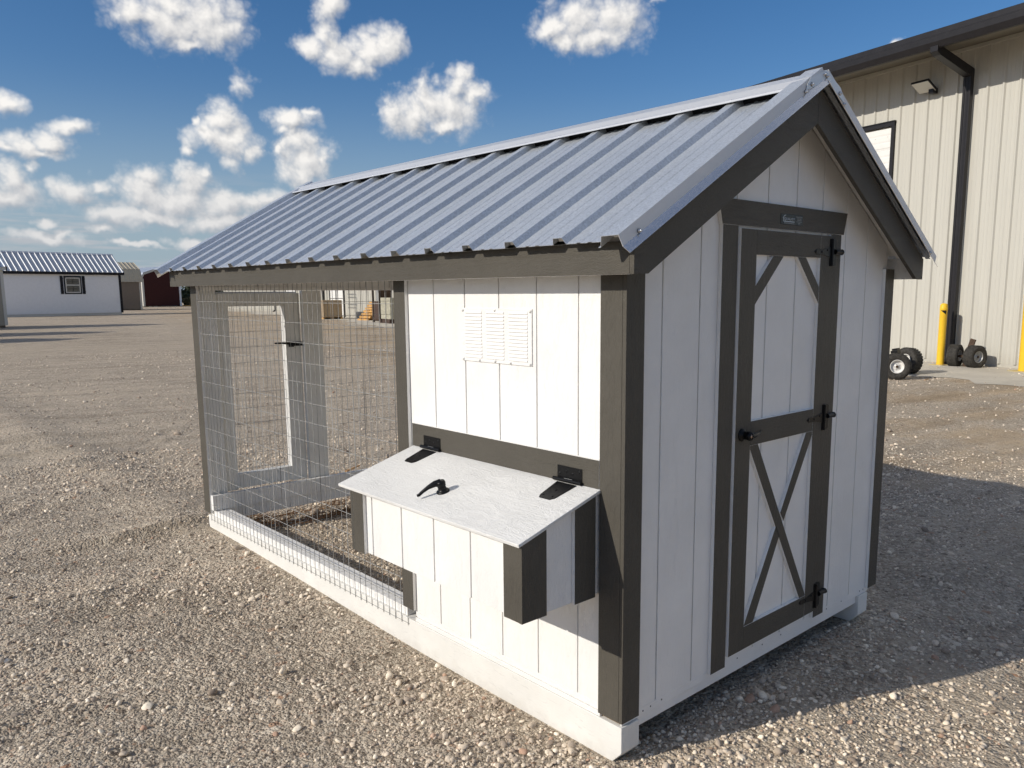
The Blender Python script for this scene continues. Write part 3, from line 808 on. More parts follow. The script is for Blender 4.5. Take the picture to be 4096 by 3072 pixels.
# the front faces of the corner pieces that show their board end to the front
for y0, y1 in ((4.15, 4.71), (43.46, 44.0)):
    obj('corner_trim', MB().box(-13.53, -13.5, y0, y1, 20.95, 30.8), 'dark_z', nest)
lid = obj('lid', MB().prism([(-.02, lz(0)), (-.02, lz(0) - .45), (-14.1, lz(-14.1) - .45), (-14.15, lz(-14.15))], 'y', 4.0, 46.5), 'lid', nest, bevel=.06)
def strap_hinge(y0, y1):
    m = MB()
    m.box(-.09, 0, y0, y1, 35.62, 37.36)
    yc = (y0 + y1) / 2
    m.tube([(-.34, y0 - .15, 35.50), (-.34, y1 + .5, 35.50)], .27, 10)
    def Lp(x, y, h=.10): return (x, y, lz(x) + h)
    tz = [(-.55, y0 + .55), (-.55, y1 - .4), (-4.2, y1 - .95), (-4.7, y1 - 1.3), (-4.7, y0 + 1.35), (-4.2, y0 + .9)]
    n = len(tz)
    m.add([Lp(x, y, .13) for x, y in tz] + [Lp(x, y, .0) for x, y in tz], [tuple(range(n)), tuple(range(2 * n - 1, n - 1, -1))] + [(i, n + i, n + (i + 1) % n, (i + 1) % n) for i in range(n)])
    for x, y in ((-1.2, y0 + 1.0), (-1.2, y1 - .9), (-2.5, yc), (-4.0, y0 + 1.5), (-4.0, y1 - 1.4)):
        m.lathe([(.19, 0), (.16, .05), (0, .06)], Lp(x, y, .13), (0, 0, 1), 8)
    for y, z in ((y0 + .5, 36.9), (yc - .6, 36.5), (yc + .6, 36.7), (y1 - .5, 36.3)):
        m.lathe([(.19, 0), (.16, .05), (0, .06)], (-.09, y, z), (-1, 0, 0), 8)
    obj('hinge', m, 'black', nest)
    obj('hinge_pin', MB().box(-.40, -.30, yc - .75, yc + .75, 35.76, 35.80), 'screw', nest)
strap_hinge(7.3, 11.9); strap_hinge(38.8, 43.35)
nl = Vector((-LT, 0, 1)).normalized()
LEVER_XY = (-9.0, 25.9)
lever_lock((LEVER_XY[0], LEVER_XY[1], lz(LEVER_XY[0])), nl, (-.88, .48, -.26), nl, nest, core=False, k=.86)

# ---- the run
wbox('sill', .8, 4.3, 51.0, 141.5, 3.70, 5.18, 'white_y')
wbox('sill', 67.4, 71.0, 49, 141.5, 3.70, 5.18, 'white_y')
wbox('end_sill', .25, 72.0, 138.9, 140.4, 5.3, 9.2, 'sill')
wbox('end_joist', 4.0, 67.2, 139.6, 141.0, 2.2, 5.25, 'sill')
wbox('top_plate', .9, 4.3, 48.7, 141, 62.6, 65.6, 'white_y')
wbox('top_plate', 68.4, 71.8, 48.7, 141, 62.6, 65.6, 'white_y')
wbox('post', .85, 4.9, 141.0, 143.8, 3.8, 62.6, 'primed')
wbox('post', 1.0, 4.5, 49.0, 50.5, 5.2, 62.6, 'white_z')
wbox('post', 28.4, 34.0, 140.9, 142.4, 8.9, 61.25, 'primed')
wbox('post', 68.2, 71.7, 140.9, 143.8, 3.8, 62.6, 'primed')
wbox('post', 68.2, 71.7, 49.0, 50.5, 5.2, 62.6, 'white_z')
wbox('header', 1.0, 71.7, 139.9, 141.2, 61.3, 62.2, 'white_x')
obj('wall', MB().prism(gable(1.0, 71.7, 62.2, lambda x: rz_(x) - 1.6), 'y', 140.4, 140.9), 'white_z', coop, label='gable board over the run')
ed = [1.0] + [7.7 + 8 * k for k in range(8)] + [71.7]
for a, b in zip(ed[:-1], ed[1:]):
    obj('siding_board', MB().prism(gable(a + .1, b - .1, 62.0, top_end), 'y', 140.15, 140.42), 'white_z', coop, bevel=.04)
board('corner_trim', .66, 4.1, 143.8, 144.4, 4.4, 63.2, '+y'); board('corner_trim', 68.6, 72.1, 143.8, 144.4, 4.4, 63.2, '+y')
board('post_trim', 72.1, 72.7, 140.9, L, 4.4, 63.2, '+x')

WR = .062
def wire_grid(fn, u0, u1, du, v0, v1, dv, bends=True, sag=.025):
    m = MB()
    nu = int(round((u1 - u0) / du)); nv = int(round((v1 - v0) / dv))
    for i in range(nu + 1):
        u = u0 + i * (u1 - u0) / nu
        m.tube([fn(u + rng.normal(0, sag), z, 0) for z in (v0 - .3, v0 + (v1 - v0) * .33, v0 + (v1 - v0) * .66, v1 + .3)], WR, 6, cap=False)
    for j in range(nv + 1):
        z = v0 + j * (v1 - v0) / nv
        m.tube([fn(u0 - .3 + (u1 - u0 + .6) * q / 6, z + rng.normal(0, sag * .6), 2 * WR * .9) for q in range(7)], WR, 6, cap=False)
    return m
g = wire_grid(lambda u, z, o: (.16 + o, u, z), 50.0, 140.6, 2.015, 2.74, 62.6, 3.99)
obj('wire_mesh', g, 'wire', coop, kind='stuff')
g = wire_grid(lambda u, z, o: (u, 143.7 - o, z), 34.2, 71.0, 2.0, 7.4, 62.0, 3.9)
obj('wire_mesh', g, 'wire', coop, kind='stuff')
g = wire_grid(lambda u, z, o: (72.3 - o, u, z), 50.0, 140.6, 2.015, 2.74, 62.6, 3.99)
obj('wire_mesh', g, 'wire', coop, kind='stuff')
# run door in the far end wall
rd = obj('run_door', wire_grid(lambda u, z, o: (u, 143.75 - o, z), 8.0, 24.2, 2.0, 10.0, 58.7, 3.9), 'wire', coop)
for nm, x0, x1, z0, z1 in (('stile', 5.0, 8.45, 9.0, 60.6), ('stile', 23.65, 28.1, 9.0, 60.6), ('rail', 8.45, 23.65, 9.3, 13.1), ('rail', 8.45, 23.65, 57.25, 60.6)):
    wbox(nm, x0, x1, 142.2, 143.6, z0, z1, 'primed', rd)
for nm, x0, x1, z0, z1 in (('trim', 4.9, 8.45, 8.9, 61.0), ('trim', 23.65, 28.0, 8.9, 61.0), ('trim', 8.45, 23.65, 9.2, 13.1), ('trim', 8.45, 23.65, 57.25, 61.0)):
    board(nm, x0, x1, 143.85, 144.4, z0, z1, '+y', parent=rd)
m = MB().box(24.4, 28.8, 141.9, 142.15, 46.3, 47.4); m.tube([(26, 142, 46.9), (22.8, 142.0, 47.2), (20.5, 142.2, 47.25)], [.35, .3, .22], 8)
m.box(24.4, 25.7, 141.6, 142.2, 46.1, 47.5)
obj('latch', m, 'black', rd, bevel=.03)

# ---- roof
def slope(side):
    """(y, w, x) -> point: x measured from the eave side, w height above the pan normal to the slope"""
    cs, sn = math.cos(math.atan(SL)), math.sin(math.atan(SL))
    def fn(y, w, x):
        z = 66.0 + SL * (x + 5)
        X, Z = x - w * sn, z + w * cs
        if side > 0: X = 2 * XC - X
        return (X, y, Z)
    return fn
RIBS = [6.4 + 9 * k for k in range(-1, 17)]
def roof_profile(y0, y1):
    pr = [(y0, 0)]
    for r in RIBS:
        for dy, w in ((-1.12, 0), (-.74, .84), (.74, .84), (1.12, 0), (3.6, 0), (3.8, .09), (4.2, .09), (4.4, 0), (5.4, 0), (5.6, .09), (6.0, .09), (6.2, 0)):
            y = r + dy
            if y0 < y < y1: pr.append((y, w))
    pr.append((y1, .82 if any(abs(y1 - r) < .5 for r in RIBS) else 0)); pr.sort()
    if any(abs(y0 - r) < .5 for r in RIBS): pr[0] = (y0, .82)
    return pr
cuts = [-4.5, 33.4, 69.4, 105.4, 149.0]
scr = shared(MB().lathe([(.30, 0), (.30, .06)], (0, 0, 0), (0, 0, 1), 10, 1).lathe([(.24, .06), (.22, .14), (.15, .15), (.15, .36), (.13, .40), (0, .41)], (0, 0, 0), (0, 0, 1), 8), 'roof_screw', ['screw', 'rubber_washer'])
tilt = math.atan(SL)
for side in (-1, 1):
    fn = slope(side)
    for a, b in zip(cuts[:-1], cuts[1:]):
        m = MB().strip(roof_profile(a, b), lambda p, x: fn(p[0], p[1], x), -5.0, 36.1)
        if side > 0: m.f = [f[::-1] for f in m.f]
        obj('roof_panel', m, 'galv', coop, solid=.05)
    for r in RIBS[1:]:
        for x, dy, w in ((-.6, 1.75, 0),) if side < 0 or True else ():
            put('roof_screw', scr, coop, fn(r + dy, w, x), (0, side * tilt, 0))
        if r < 146: put('roof_screw', scr, coop, fn(r, 1.05, 30.6), (0, side * tilt, 0))
    plug = MB()
    for r in RIBS:
        plug.add([fn(r - .95, .0, -4.2), fn(r - .7, .78, -4.2), fn(r + .7, .78, -4.2), fn(r + .95, .0, -4.2)], [(0, 1, 2, 3)])
    obj('rib_closure', plug, 'primed', coop, kind='stuff')
    # black closure strips standing in for the shadow line under the ridge cap
    m = MB()
    for r in RIBS[:-1]:
        m.add([fn(r + 1.2, .02, 31.6), fn(r + 7.8, .02, 31.6), fn(r + 7.8, .70, 31.6), fn(r + 1.2, .70, 31.6)], [(0, 1, 2, 3)])
    obj('cap_shadow_strip', m, 'cap_shadow', coop)
# deck under the sheets
def deck(t): return [(-2.6, rz_(-2.6) - t), (XC, rz_(XC) - t), (2 * XC + 2.6, rz_(-2.6) - t)]
obj('roof_deck', MB().prism(deck(.12) + deck(.75)[::-1], 'y', -3.3, 147.8), 'primed', coop)
# rafters over the run
for y in (64, 88, 112, 134):
    p = [(1.2, rz_(1.2) - .8), (XC, rz_(XC) - .8), (71.5, rz_(1.2) - .8), (71.5, rz_(1.2) - 4.4), (XC, rz_(XC) - 4.4), (1.2, rz_(1.2) - 4.4)]
    obj('rafter', MB().prism(p, 'y', y, y + 1.5), 'white_x', coop)
# fascia and rake boards
obj('fascia', MB().box(-3.4, -2.75, -3.3, 147.6, 62.33, 66.1, [0, 1, 0, 0, 1, 0]), ['dark_y', 'white_y'], coop, bevel=.05)
obj('fascia', MB().box(2 * XC + 2.75, 2 * XC + 3.4, -3.3, 147.6, 62.4, 66.1, [1, 0, 0, 0, 1, 0]), ['dark_y', 'white_y'], coop, bevel=.05)
def rake(y0, y1):
    zt = lambda x: rz_(x) - 1.05
    left = [(-3.4, 62.33), (-.84, 62.42), (XC - .03, 83.95), (XC - .03, zt(XC)), (-3.4, zt(-3.4))]
    obj('rake_board', MB().prism(left, 'y', y0, y1), 'dark_x', coop, bevel=.05)
    obj('rake_board', MB().prism([(2 * XC - x, z) for x, z in left], 'y', y0, y1), 'dark_x', coop, bevel=.05)
rake(-4.0, -3.32); rake(147.62, 148.3)
for side in (-1, 1):                            # soffit under the rake overhang
    xs = (-2.7, XC - .2)
    p = [(xs[0], rz_(xs[0]) - .8), (xs[1], rz_(xs[1]) - .8), (xs[1], rz_(xs[1]) - 1.2), (xs[0], rz_(xs[0]) - 1.2)]
    if side > 0: p = [(2 * XC - x, z) for x, z in p]
    obj('soffit', MB().prism(p, 'y', -3.3, .6), 'white_y', coop)
# metal rake trim
prof = [(-1.2, .06), (-1.55, .10), (-2.2, 1.42), (-4.8, 1.46), (-4.86, .02), (-5.55, -.78)]
for side in (-1, 1):
    fn = slope(side)
    for far in (0, 1):
        pr = [((143.9 - y) if far else y, w) for y, w in prof]
        m = MB().strip(pr, lambda p, x: fn(p[0], p[1], x), -6.3, 36.2)
        if (side > 0) != bool(far): m.f = [f[::-1] for f in m.f]
        m.m = [(0, 0, 0, 1, 2)[i] for i in range(len(m.f))]
        obj('rake_trim', m, ['galv', 'galv_face', 'galv_lip'], coop, solid=.07)
        if not far:
            for x in (-3.6, 31.0) + ((36.0,) if side < 0 else ()):
                put('trim_screw', scr, coop, fn(-4.92, .28 if x < 36 else .5, x), (math.pi / 2, 0, 0))
# ridge cap
cp = [(29.6, 87.55), (29.75, 87.85), (31.2, 88.35), (32.15, 89.35), (XC, 91.0)]
cp = cp + [(2 * XC - x, z) for x, z in cp[-2::-1]]
m = MB().strip(cp, lambda p, y: (p[0], y, p[1]), -4.7, 149.0)
m.f = [f[::-1] for f in m.f]
obj('ridge_cap', m, 'galv_trim', coop, solid=.06)
ep = [(31.0, 87.5), (31.2, 88.3), (32.15, 89.35), (XC, 91.02), (40.55, 89.35), (41.5, 88.3), (41.7, 87.5), (XC, 89.5)]
for y in (-4.98, 149.0):
    obj('ridge_end', MB().prism(ep[:4] + ep[7:], 'y', y, y + .06).prism(ep[3:], 'y', y, y + .06), 'galv_trim', coop)
for x, z in ((32.4, 88.45), (XC, 90.2), (40.4, 88.5)):
    put('trim_screw', scr, coop, (x, -4.98, z), (math.pi / 2, 0, 0))

# ================================================================== the steel building (own frame: +y along the wall, -x towards the yard)
M['soffit'] = plain('shaded_soffit_steel', (.13, .115, .09), .5, var=.06, vs=4)  # wall steel made darker in colour for the shade under the overhang
WA = math.radians(12.5)
BW = thing('steel_building', 'long tan steel building with ribbed walls and dark bronze gutter and downspouts', 'building', (650, 184, GZ), -WA, local=True)
S0, S1 = -420.0, 3700.0
PITCH_R = 13.1
OFF_R = -13.4 - PITCH_R * 30                    # a rib every 13.1 in
DOORS = [(85.0, 241.0, 209.0), (1180, 1340, 170), (1760, 1900, 170), (2300, 2440, 170)]
def wall_profile(y0, n=3):
    pr = []
    for k in range(n):
        y = y0 + k * PITCH_R
        pr += [(y - 1.6, 0), (y - .65, -1.25), (y + .65, -1.25), (y + 1.6, 0)]
        for q in (.34, .66):
            yy = y + 1.6 + (PITCH_R - 3.2) * q
            pr += [(yy - .55, 0), (yy - .3, -.16), (yy + .3, -.16), (yy + .55, 0)]
    pr.append((y0 + n * PITCH_R - 1.6, 0))
    return pr
def wallsheet(z0, z1):
    m = MB().strip(wall_profile(0), lambda p, z: (p[1], p[0], z), z0, z1)
    return shared(m, 'wall_sheet', ['steel'])
full = wallsheet(3.0, 263.0); sheets = {}
y = OFF_R
while y < S1:
    d = [q for q in DOORS if y + 3 * PITCH_R > q[0] and y < q[1]]
    if not d: put('wall_sheet', full, BW, (0, y, 0))
    else:
        q = d[0]
        if ('h', q[2]) not in sheets: sheets[('h', q[2])] = wallsheet(q[2], 263.0)
        put('wall_sheet', sheets[('h', q[2])], BW, (0, y, 0))
        if y < q[0]:
            n = (q[0] - y)
            m = MB().strip([p for p in wall_profile(y) if p[0] < q[0]] + [(q[0], 0)], lambda p, z: (p[1], p[0], z), 3.0, q[2])
            obj('wall_sheet', m, 'steel', BW)
        if y + 3 * PITCH_R > q[1]:
            m = MB().strip([(q[1], 0)] + [p for p in wall_profile(y) if p[0] > q[1]], lambda p, z: (p[1], p[0], z), 3.0, q[2])
            obj('wall_sheet', m, 'steel', BW)
    y += 3 * PITCH_R
obj('base_trim', MB().box(.05, 1.2, S0, S1, -.5, 4), 'steel', BW)
obj('wall', MB().box(1.2, 3.0, S0, S1, 0, 262), 'steel', BW)
obj('end_wall', MB().prism([(3, 0), (640, 0), (640, 262), (320, 330), (3, 266)], 'y', S0, S0 + 4), 'steel', BW)
obj('end_wall', MB().prism([(3, 0), (640, 0), (640, 262), (320, 330), (3, 266)], 'y', S1 - 4, S1), 'steel', BW)
obj('back_wall', MB().box(637, 640, S0, S1, 0, 262), 'steel', BW)
m = MB().strip([(-48, 262.6), (320, 334), (690, 262)], lambda p, y: (p[0], y, p[1]), S0 - 30, S1 + 30)
m.f = [f[::-1] for f in m.f]
obj('roof', m, 'bronze', BW, solid=1.0)
obj('soffit', MB().prism([(-46, 250.5), (-.2, 259.2), (-.2, 260), (-46, 251.6)], 'y', S0 - 28, S1 + 28), 'soffit', BW)
obj('soffit_trim', MB().box(-1.9, -.1, S0, S1, 256.2, 259.6), 'steel', BW)
g = [(-47.5, 250.0), (-50.5, 250.0), (-53, 254.2), (-53.2, 258.5), (-52.2, 259.2), (-52.2, 263.4), (-47.5, 263.4)]
obj('gutter', MB().prism(g, 'y', S0 - 30, S1 + 30), 'bronze', BW)
def downspout(s):
    m = MB()
    w, dpt = 6.6, 4.6
    # square pipe with a fluted front
    pr = [(-1.6, s - w / 2), (-1.6 - dpt, s - w / 2), (-1.6 - dpt, s - 1.7), (-.9 - dpt, s - 1.1), (-.9 - dpt, s + 1.1), (-1.6 - dpt, s + 1.7), (-1.6 - dpt, s + w / 2), (-1.6, s + w / 2)]
    m.prism(pr, 'z', 6, 240)
    a = [(-1.6, 235.0), (-1.6 - dpt, 236.5), (-43, 246.5), (-47, 250.4), (-52.4, 250.4), (-52.2, 246.5), (-49.5, 243.6), (-44.5, 242.0), (-6.2, 232.0)]
    a = [(-1.7, 240.5), (-46, 251.5), (-51.8, 251.5), (-51.8, 247.2), (-48, 244.8), (-6.1, 234.2), (-1.7, 234)]
    m.prism(a, 'y', s - w / 2 + .05, s + w / 2 - .05)
    m.prism([(-1.6, 7), (-6.2, 7), (-13, 2.6), (-13, -.0), (-9, -.0), (-1.6, 3)], 'y', s - w / 2 + .06, s + w / 2 - .06)
    obj('downspout', m, 'bronze', BW, bevel=.25)
for s in (14.2, 640, 1270, 1958, 2600): downspout(s)
def overhead_door(a, b, h):
    d = obj('overhead_door', MB().box(.6, 1.4, a + 2, b - 2, 1.5, h - 2), 'ovhd', BW)
    for x0, x1, z0, z1 in ((a - 3.0, a + .3, 1, h + 3), (b - .3, b + 3.0, 1, h + 3)):
        obj('jamb', MB().box(-2.2, 1.0, x0, x1, z0, z1), 'bronze', d, bevel=.1)
    obj('head_trim', MB().box(-2.3, 1.0, a - 3, b + 3, h - .4, h + 3.1), 'bronze', d, bevel=.1)
    obj('head_flashing', MB().box(-3.0, 1.0, a - 3.2, b + 3.2, h + 3.1, h + 4.0), 'bronze', d)
    z = h - 1.0; k = 0
    while z > 3:
        z2 = max(z - 18.6, 1.8)
        q = MB()
        pr = [(.58, z2 + .25)]
        for r in range(3):
            zz = z2 + .9 + (z - z2) * (r + .1) / 3.1
            pr += [(.0, zz), (.0, zz + 3.6), (.28, zz + 4.0), (.28, zz + 4.6)]
        pr += [(.0, z - .5), (.58, z - .15)]
        q.strip(pr, lambda p, yy: (p[0], yy, p[1]), a + .3, b - .3)
        q.f = [f[::-1] for f in q.f]
        obj('door_section', q, 'ovhd', d)
        z -= 18.6
for q in DOORS: overhead_door(*q)
# flood lamp on its bracket (off)
lamp = obj('flood_lamp', MB().box(-8, -1.3, 42.5, 47.0, 227.5, 232.0), 'bronze', BW, bevel=.3)
rot = Matrix.Rotation(math.radians(28), 4, 'Y')
m = MB(); m.box(-7.2, 7.2, -8.2, 8.2, -1.0, 1.0)
m.v = [tuple(rot @ Vector(v) + Vector((-10.5, 49.5, 233.6))) for v in m.v]
obj('lamp_housing', m, 'bronze', lamp, bevel=.35)
m = MB(); m.box(-6.6, 6.6, -7.6, 7.6, -1.12, -.98)
m.v = [tuple(rot @ Vector(v) + Vector((-10.5, 49.5, 233.6))) for v in m.v]
obj('lamp_lens', m, 'lens', lamp)
m = MB()
for s_ in np.arange(S0 + 8, 700, PITCH_R):
    for z in (9, 56.7, 104, 152, 200):
        m.lathe([(.34, 0), (.30, .2), (0, .25)], (0, s_ + 4.1, z), (-1, 0, 0), 6)
obj('sheet_screws', m, 'rim_grey', BW, kind='stuff')

# concrete apron in front of the wall
ca, sa = math.cos(WA), math.sin(WA)
def bl(x, y): return (650 + x * ca + y * sa, 184 - x * sa + y * ca)     # building frame -> coop frame
m = MB(); n = 260; ys = np.linspace(S0, S1, n)
edge = [-118 - 26 * np.sin(v * .011 + 1) - 14 * np.sin(v * .037) - 7 * np.sin(v * .13) + rng.normal(0, 2.5) for v in ys]
for a, v in zip(edge, ys):
    p = bl(a, v); q = bl(4, v)
    for f in np.linspace(0, 1, 6):
        X, Y = p[0] + (q[0] - p[0]) * f, p[1] + (q[1] - p[1]) * f
        m.v.append((X, Y, GZ + float(gh(X, Y)) + .25))
for i in range(n - 1):
    for j in range(5):
        m.f.append([i * 6 + j, i * 6 + j + 1, (i + 1) * 6 + j + 1, (i + 1) * 6 + j]); m.m.append(0); m.sm.append(True)
obj('concrete_apron', m, 'apron', kind='structure')

# ------------------------------------------------------------------ bollards
def bollard(loc, r, h, label, detail=True):
    b = thing('bollard', label, 'bollard', (*loc, GZ), -WA, 'yellow bollards guarding the steel building', local=True)
    obj('post_sleeve', MB().lathe([(r, 0), (r, h - 6), (r * 1.06, h - 5.6), (r * 1.06, h - 3.8), (r, h - 3.4), (r, h - r * .62), (r * .86, h - r * .28), (r * .5, h - .05 * r), (0, h)], (0, 0, 0.2), (0, 0, 1), 28), 'yellow', b)
    obj('base_plate', MB().box(-r * 2, r * 2, -r * 2, r * 2, 0, .6), 'yellow_base', b, bevel=.1)
    return b
b1 = bollard((632.5, 199.4), 2.95, 51.6, 'slim yellow bollard with black triangle sticker, left of the dark downspout')
m = MB(); pts = []                             # black triangle sticker wrapped on the sleeve
r = 3.03
def cyl(a, z): return (r * math.cos(a), r * math.sin(a), z)
a0 = math.pi + math.radians(-52)               # faces the yard
N = 6
for i in range(N + 1):
    f = i / N; A = math.pi + math.radians(74 - 92 * f)
    pts.append((cyl(A, 46.3), cyl(A, 46.3 - 3.8 * (1 - f) - .02)))
v = [q for p in pts for q in p]
m.add(v, [(2 * i, 2 * i + 1, 2 * i + 3, 2 * i + 2) for i in range(N)])
obj('triangle_sticker', m, 'sticker', b1)
bollard((619.5, 132.0), 4.3, 62.0, 'thick yellow bollard at the right edge, nearest the camera')
FARB = [((1062, 1953), 'yellow bollard beside the crate, seen through the wire run'), ((1330, 3080), 'far yellow bollard seen through the run door, rightmost of its pair'), ((1345, 3170), 'far yellow bollard seen through the run door, left of its near twin'), ((1520, 3850), 'most distant yellow bollard, small and right of a twin through the run door'), ((1535, 3930), 'most distant yellow bollard, leftmost one seen through the run door')]
for p, lb in FARB: bollard(p, 4.2, 62 if p[1] > 2500 else 58, lb)

# ------------------------------------------------------------------ axles with wheels
def wheel(parent, o, ax, R, w, rimmat, tread, lug=26, rin=.5):
    """tyre and rim; ax points out of the dish side"""
    o, ax = Vector(o), Vector(ax).normalized()
    h = w / 2
    pr = [(R * rin, -h * .80), (R * .62, -h * .96), (R * .80, -h), (R * .93, -h * .93), (R * .985, -h * .72), (R, -h * .35), (R, h * .35), (R * .985, h * .72), (R * .93, h * .93), (R * .80, h), (R * .62, h * .96), (R * rin, h * .80)]
    ty = MB().lathe(pr, o, ax, 40)
    a = ax.cross(Vector((0, 0, 1))); a.normalize(); b = ax.cross(a)
    def blk(ang, z0, z1, da0, da1, dr):
        c = []
        for rr in (R * .985, R + dr):
            for an, zz in ((ang, z0), (ang + da0, z0), (ang + da0 + da1, z1), (ang + da1, z1)):
                c.append(o + ax * zz + (a * math.cos(an) + b * math.sin(an)) * rr)
        ty.add(c, [(4, 5, 6, 7), (0, 1, 5, 4), (1, 2, 6, 5), (2, 3, 7, 6), (3, 0, 4, 7)])
    st = 2 * math.pi / lug
    if tread == 'chevron':
        rows = 6
        for k in range(lug):
            for r_ in range(rows):
                z0 = -h * .80 + r_ * h * 1.6 / rows; z1 = z0 + h * 1.6 / rows * .94
                blk(k * st + (0 if r_ % 2 else st * .5), z0, z1, st * .55, st * (.5 if r_ % 2 else -.5), R * .035)
    else:
        rows = 7
        for k in range(lug):
            for r_ in range(rows):
                z0 = -h * .84 + r_ * h * 1.68 / rows; z1 = z0 + h * 1.68 / rows * .84
                blk(k * st, z0, z1, st * .78, st * .18, R * .022)
    wh = obj('wheel', ty, 'tyre', parent)
    q = R * rin
    rp = [(q * 1.04, h * .82), (q * 1.0, h * .90), (q * .93, h * .80), (q * .90, h * .35), (q * .62, h * .30), (q * .50, h * .42), (q * .28, h * .44), (q * .26, h * .62), (0, h * .64)]
    rm = MB().lathe(rp, o, ax, 28)
    rm.lathe([(r_, -z) for r_, z in rp], o, ax, 28)
    for k in range(5):
        an = k * 2 * math.pi / 5
        rm.lathe([(q * .07, 0), (q * .07, h * .14), (0, h * .15)], o + ax * h * .40 + (a * math.cos(an) + b * math.sin(an)) * q * .40, ax, 6)
    obj('rim', rm, rimmat, wh)
    obj('hub', MB().lathe([(q * .2, h * .6), (q * .2, h * .74), (q * .12, h * .80), (0, h * .80)], o, ax, 12), 'rust', wh)
    return wh
# set against the wall, under the downspout
axA = thing('axle_with_wheels', 'pair of wide road tyres on a short axle with upright stub, against the wall', 'wheels', (631, 178, GZ), -WA, 'loose axles with tyres', local=True)
wheel(axA, (-3.0, 8.4, 9.0), (.22, -1, 0), 9.0, 8.6, 'rim_grey', 'road', 34)
wheel(axA, (-3.2, -8.6, 9.0), (-.20, -1, 0), 9.1, 8.6, 'rim_grey', 'road', 34)
m = MB().tube([(-2.6, -8, 8.8), (-2.6, 8, 8.8)], 1.1, 10).box(-4.2, -.6, -3.4, 3.2, 7.6, 9.2)
obj('axle', m, 'rust', axA)
m = MB()
m.prism([(-.5, -2.3), (.5, -2.3), (.5, -1.4), (-.1, -1.4), (-.1, 1.4), (.5, 1.4), (.5, 2.3), (-.5, 2.3)], 'z', 0, 13)
T = Matrix.Translation((2.0, .6, 10.2)) @ Matrix.Rotation(math.radians(12), 4, 'X') @ Matrix.Rotation(math.radians(8), 4, 'Y')
m.v = [tuple(T @ Vector(v)) for v in m.v]
m.box(-1.5, 3.0, -2.4, 2.6, 0.2, 9)
obj('channel_stub', m, 'rust', axA)
# set lying on the apron beside the coop
axB = thing('axle_with_wheels', 'jumble of chevron tread tyres with white rims and black bracket beside the coop', 'wheels', (512, 184, GZ), 0, 'loose axles with tyres', local=True)
wheel(axB, (-17, -6.5, 9.3), (-.80, -.58, .04), 9.3, 7.6, 'rim_white', 'road', 30)
wheel(axB, (31, 5.0, 9.6), (-.95, .30, .10), 9.8, 9.4, 'rim_white', 'chevron', 26)
wheel(axB, (-1.5, 17.0, 10.4), (-.86, -.50, 0), 9.6, 8.6, 'rim_white', 'chevron', 26)
m = MB().tube([(-14, -4, 9.4), (29, 5, 9.8)], 1.2, 10)
m.box(-3, 6, 0, 6, 10, 17); m.box(3, 9, -2, 3, 15.5, 19.5); m.box(8, 13, 0, 4, 17, 21)
Tb = Matrix.Rotation(math.radians(-12), 4, 'X')
m.v = [tuple(Tb @ Vector(v)) if v[2] > 10.5 else v for v in m.v]
obj('bracket', m, 'black', axB, bevel=.3)

# ------------------------------------------------------------------ goods along the far wall, seen through the wire
crate = thing('crate_on_pallet', 'brown board crate standing on a timber pallet, seen through the wire run', 'crate', (925, 1795, GZ), -WA + .05, local=True)
obj('crate_body', MB().box(-26, 22, -34, 34, 5, 47), 'crate', crate, bevel=.3)
for yy in (-34.4, -12, 12, 33.6): obj('batten', MB().box(-26.9, -26, yy - 1.6, yy + 1.6, 5, 47), 'crate', crate)
for yy in range(-30, 34, 10): obj('slat', MB().box(-28, 24, yy, yy + 5.5, 4.1, 5.0), 'timber', crate)
for xx in (-26, -3, 20): obj('runner', MB().box(xx - 1.8, xx + 1.8, -36, 36, .2, 4.1), 'timber', crate)
rack = thing('metal_rack', 'thin dark steel rack frame standing behind the crate', 'rack', (978, 1850, GZ), -WA, local=True)
for yy in (-36, 36):
    for xx in (-8, 8): obj('upright', MB().box(xx - .8, xx + .8, yy - .8, yy + .8, 0, 78), 'bronze', rack)
for z in (50, 77): obj('rail', MB().box(-8.8, -7.2, -36, 36, z, z + 1.6), 'bronze', rack)
for z in (50, 77): obj('rail', MB().box(7.2, 8.8, -36, 36, z, z + 1.6), 'bronze', rack)
def pallet(loc, rz, z, tilt_, lb):
    p = thing('pallet', lb, 'pallet', (loc[0], loc[1], GZ + z), rz, 'orange timber pallets leaning in a stack', local=True)
    p.rotation_euler = (0, tilt_, rz)
    for yy in range(-20, 20, 8): obj('slat', MB().box(-22, 22, yy, yy + 5.5, 4.0, 4.9), 'timber', p)
    for xx in (-20, 0, 20): obj('runner', MB().box(xx - 1.8, xx + 1.8, -20, 19, .1, 4.0), 'timber', p)
    return p
lbs = ['bottom orange pallet of the leaning stack seen through the wire', 'second orange pallet from the ground in the leaning stack', 'third orange pallet up in the leaning stack', 'middle orange pallet in the leaning stack', 'third orange pallet from the top of the leaning stack', 'orange pallet just under the top one of the leaning stack', 'topmost orange pallet of the leaning stack']
for k, lb in enumerate(lbs): pallet((940 + k * 3.0, 1625 - k * 4.0), -WA + .35 + .03 * (k % 3), .2 + k * 6.6, -.06, lb)
cab = thing('steel_cabinet', 'dark brown steel cabinet with a pale panel on top, left of the concrete block', 'cabinet', (880, 1470, GZ), -WA, local=True)
obj('cabinet_body', MB().box(-14, 14, -22, 22, 3, 46), 'cabinet', cab, bevel=.4)
obj('leg_rail', MB().box(-16, 14, -24, -20, 0, 70).box(-16, -12, 20, 24, 0, 70).box(-16, 14, -24, 24, 5, 8), 'rust', cab)
obj('pale_panel', MB().box(-8, -6, -20, 20, 47, 70), 'rim_grey', cab)
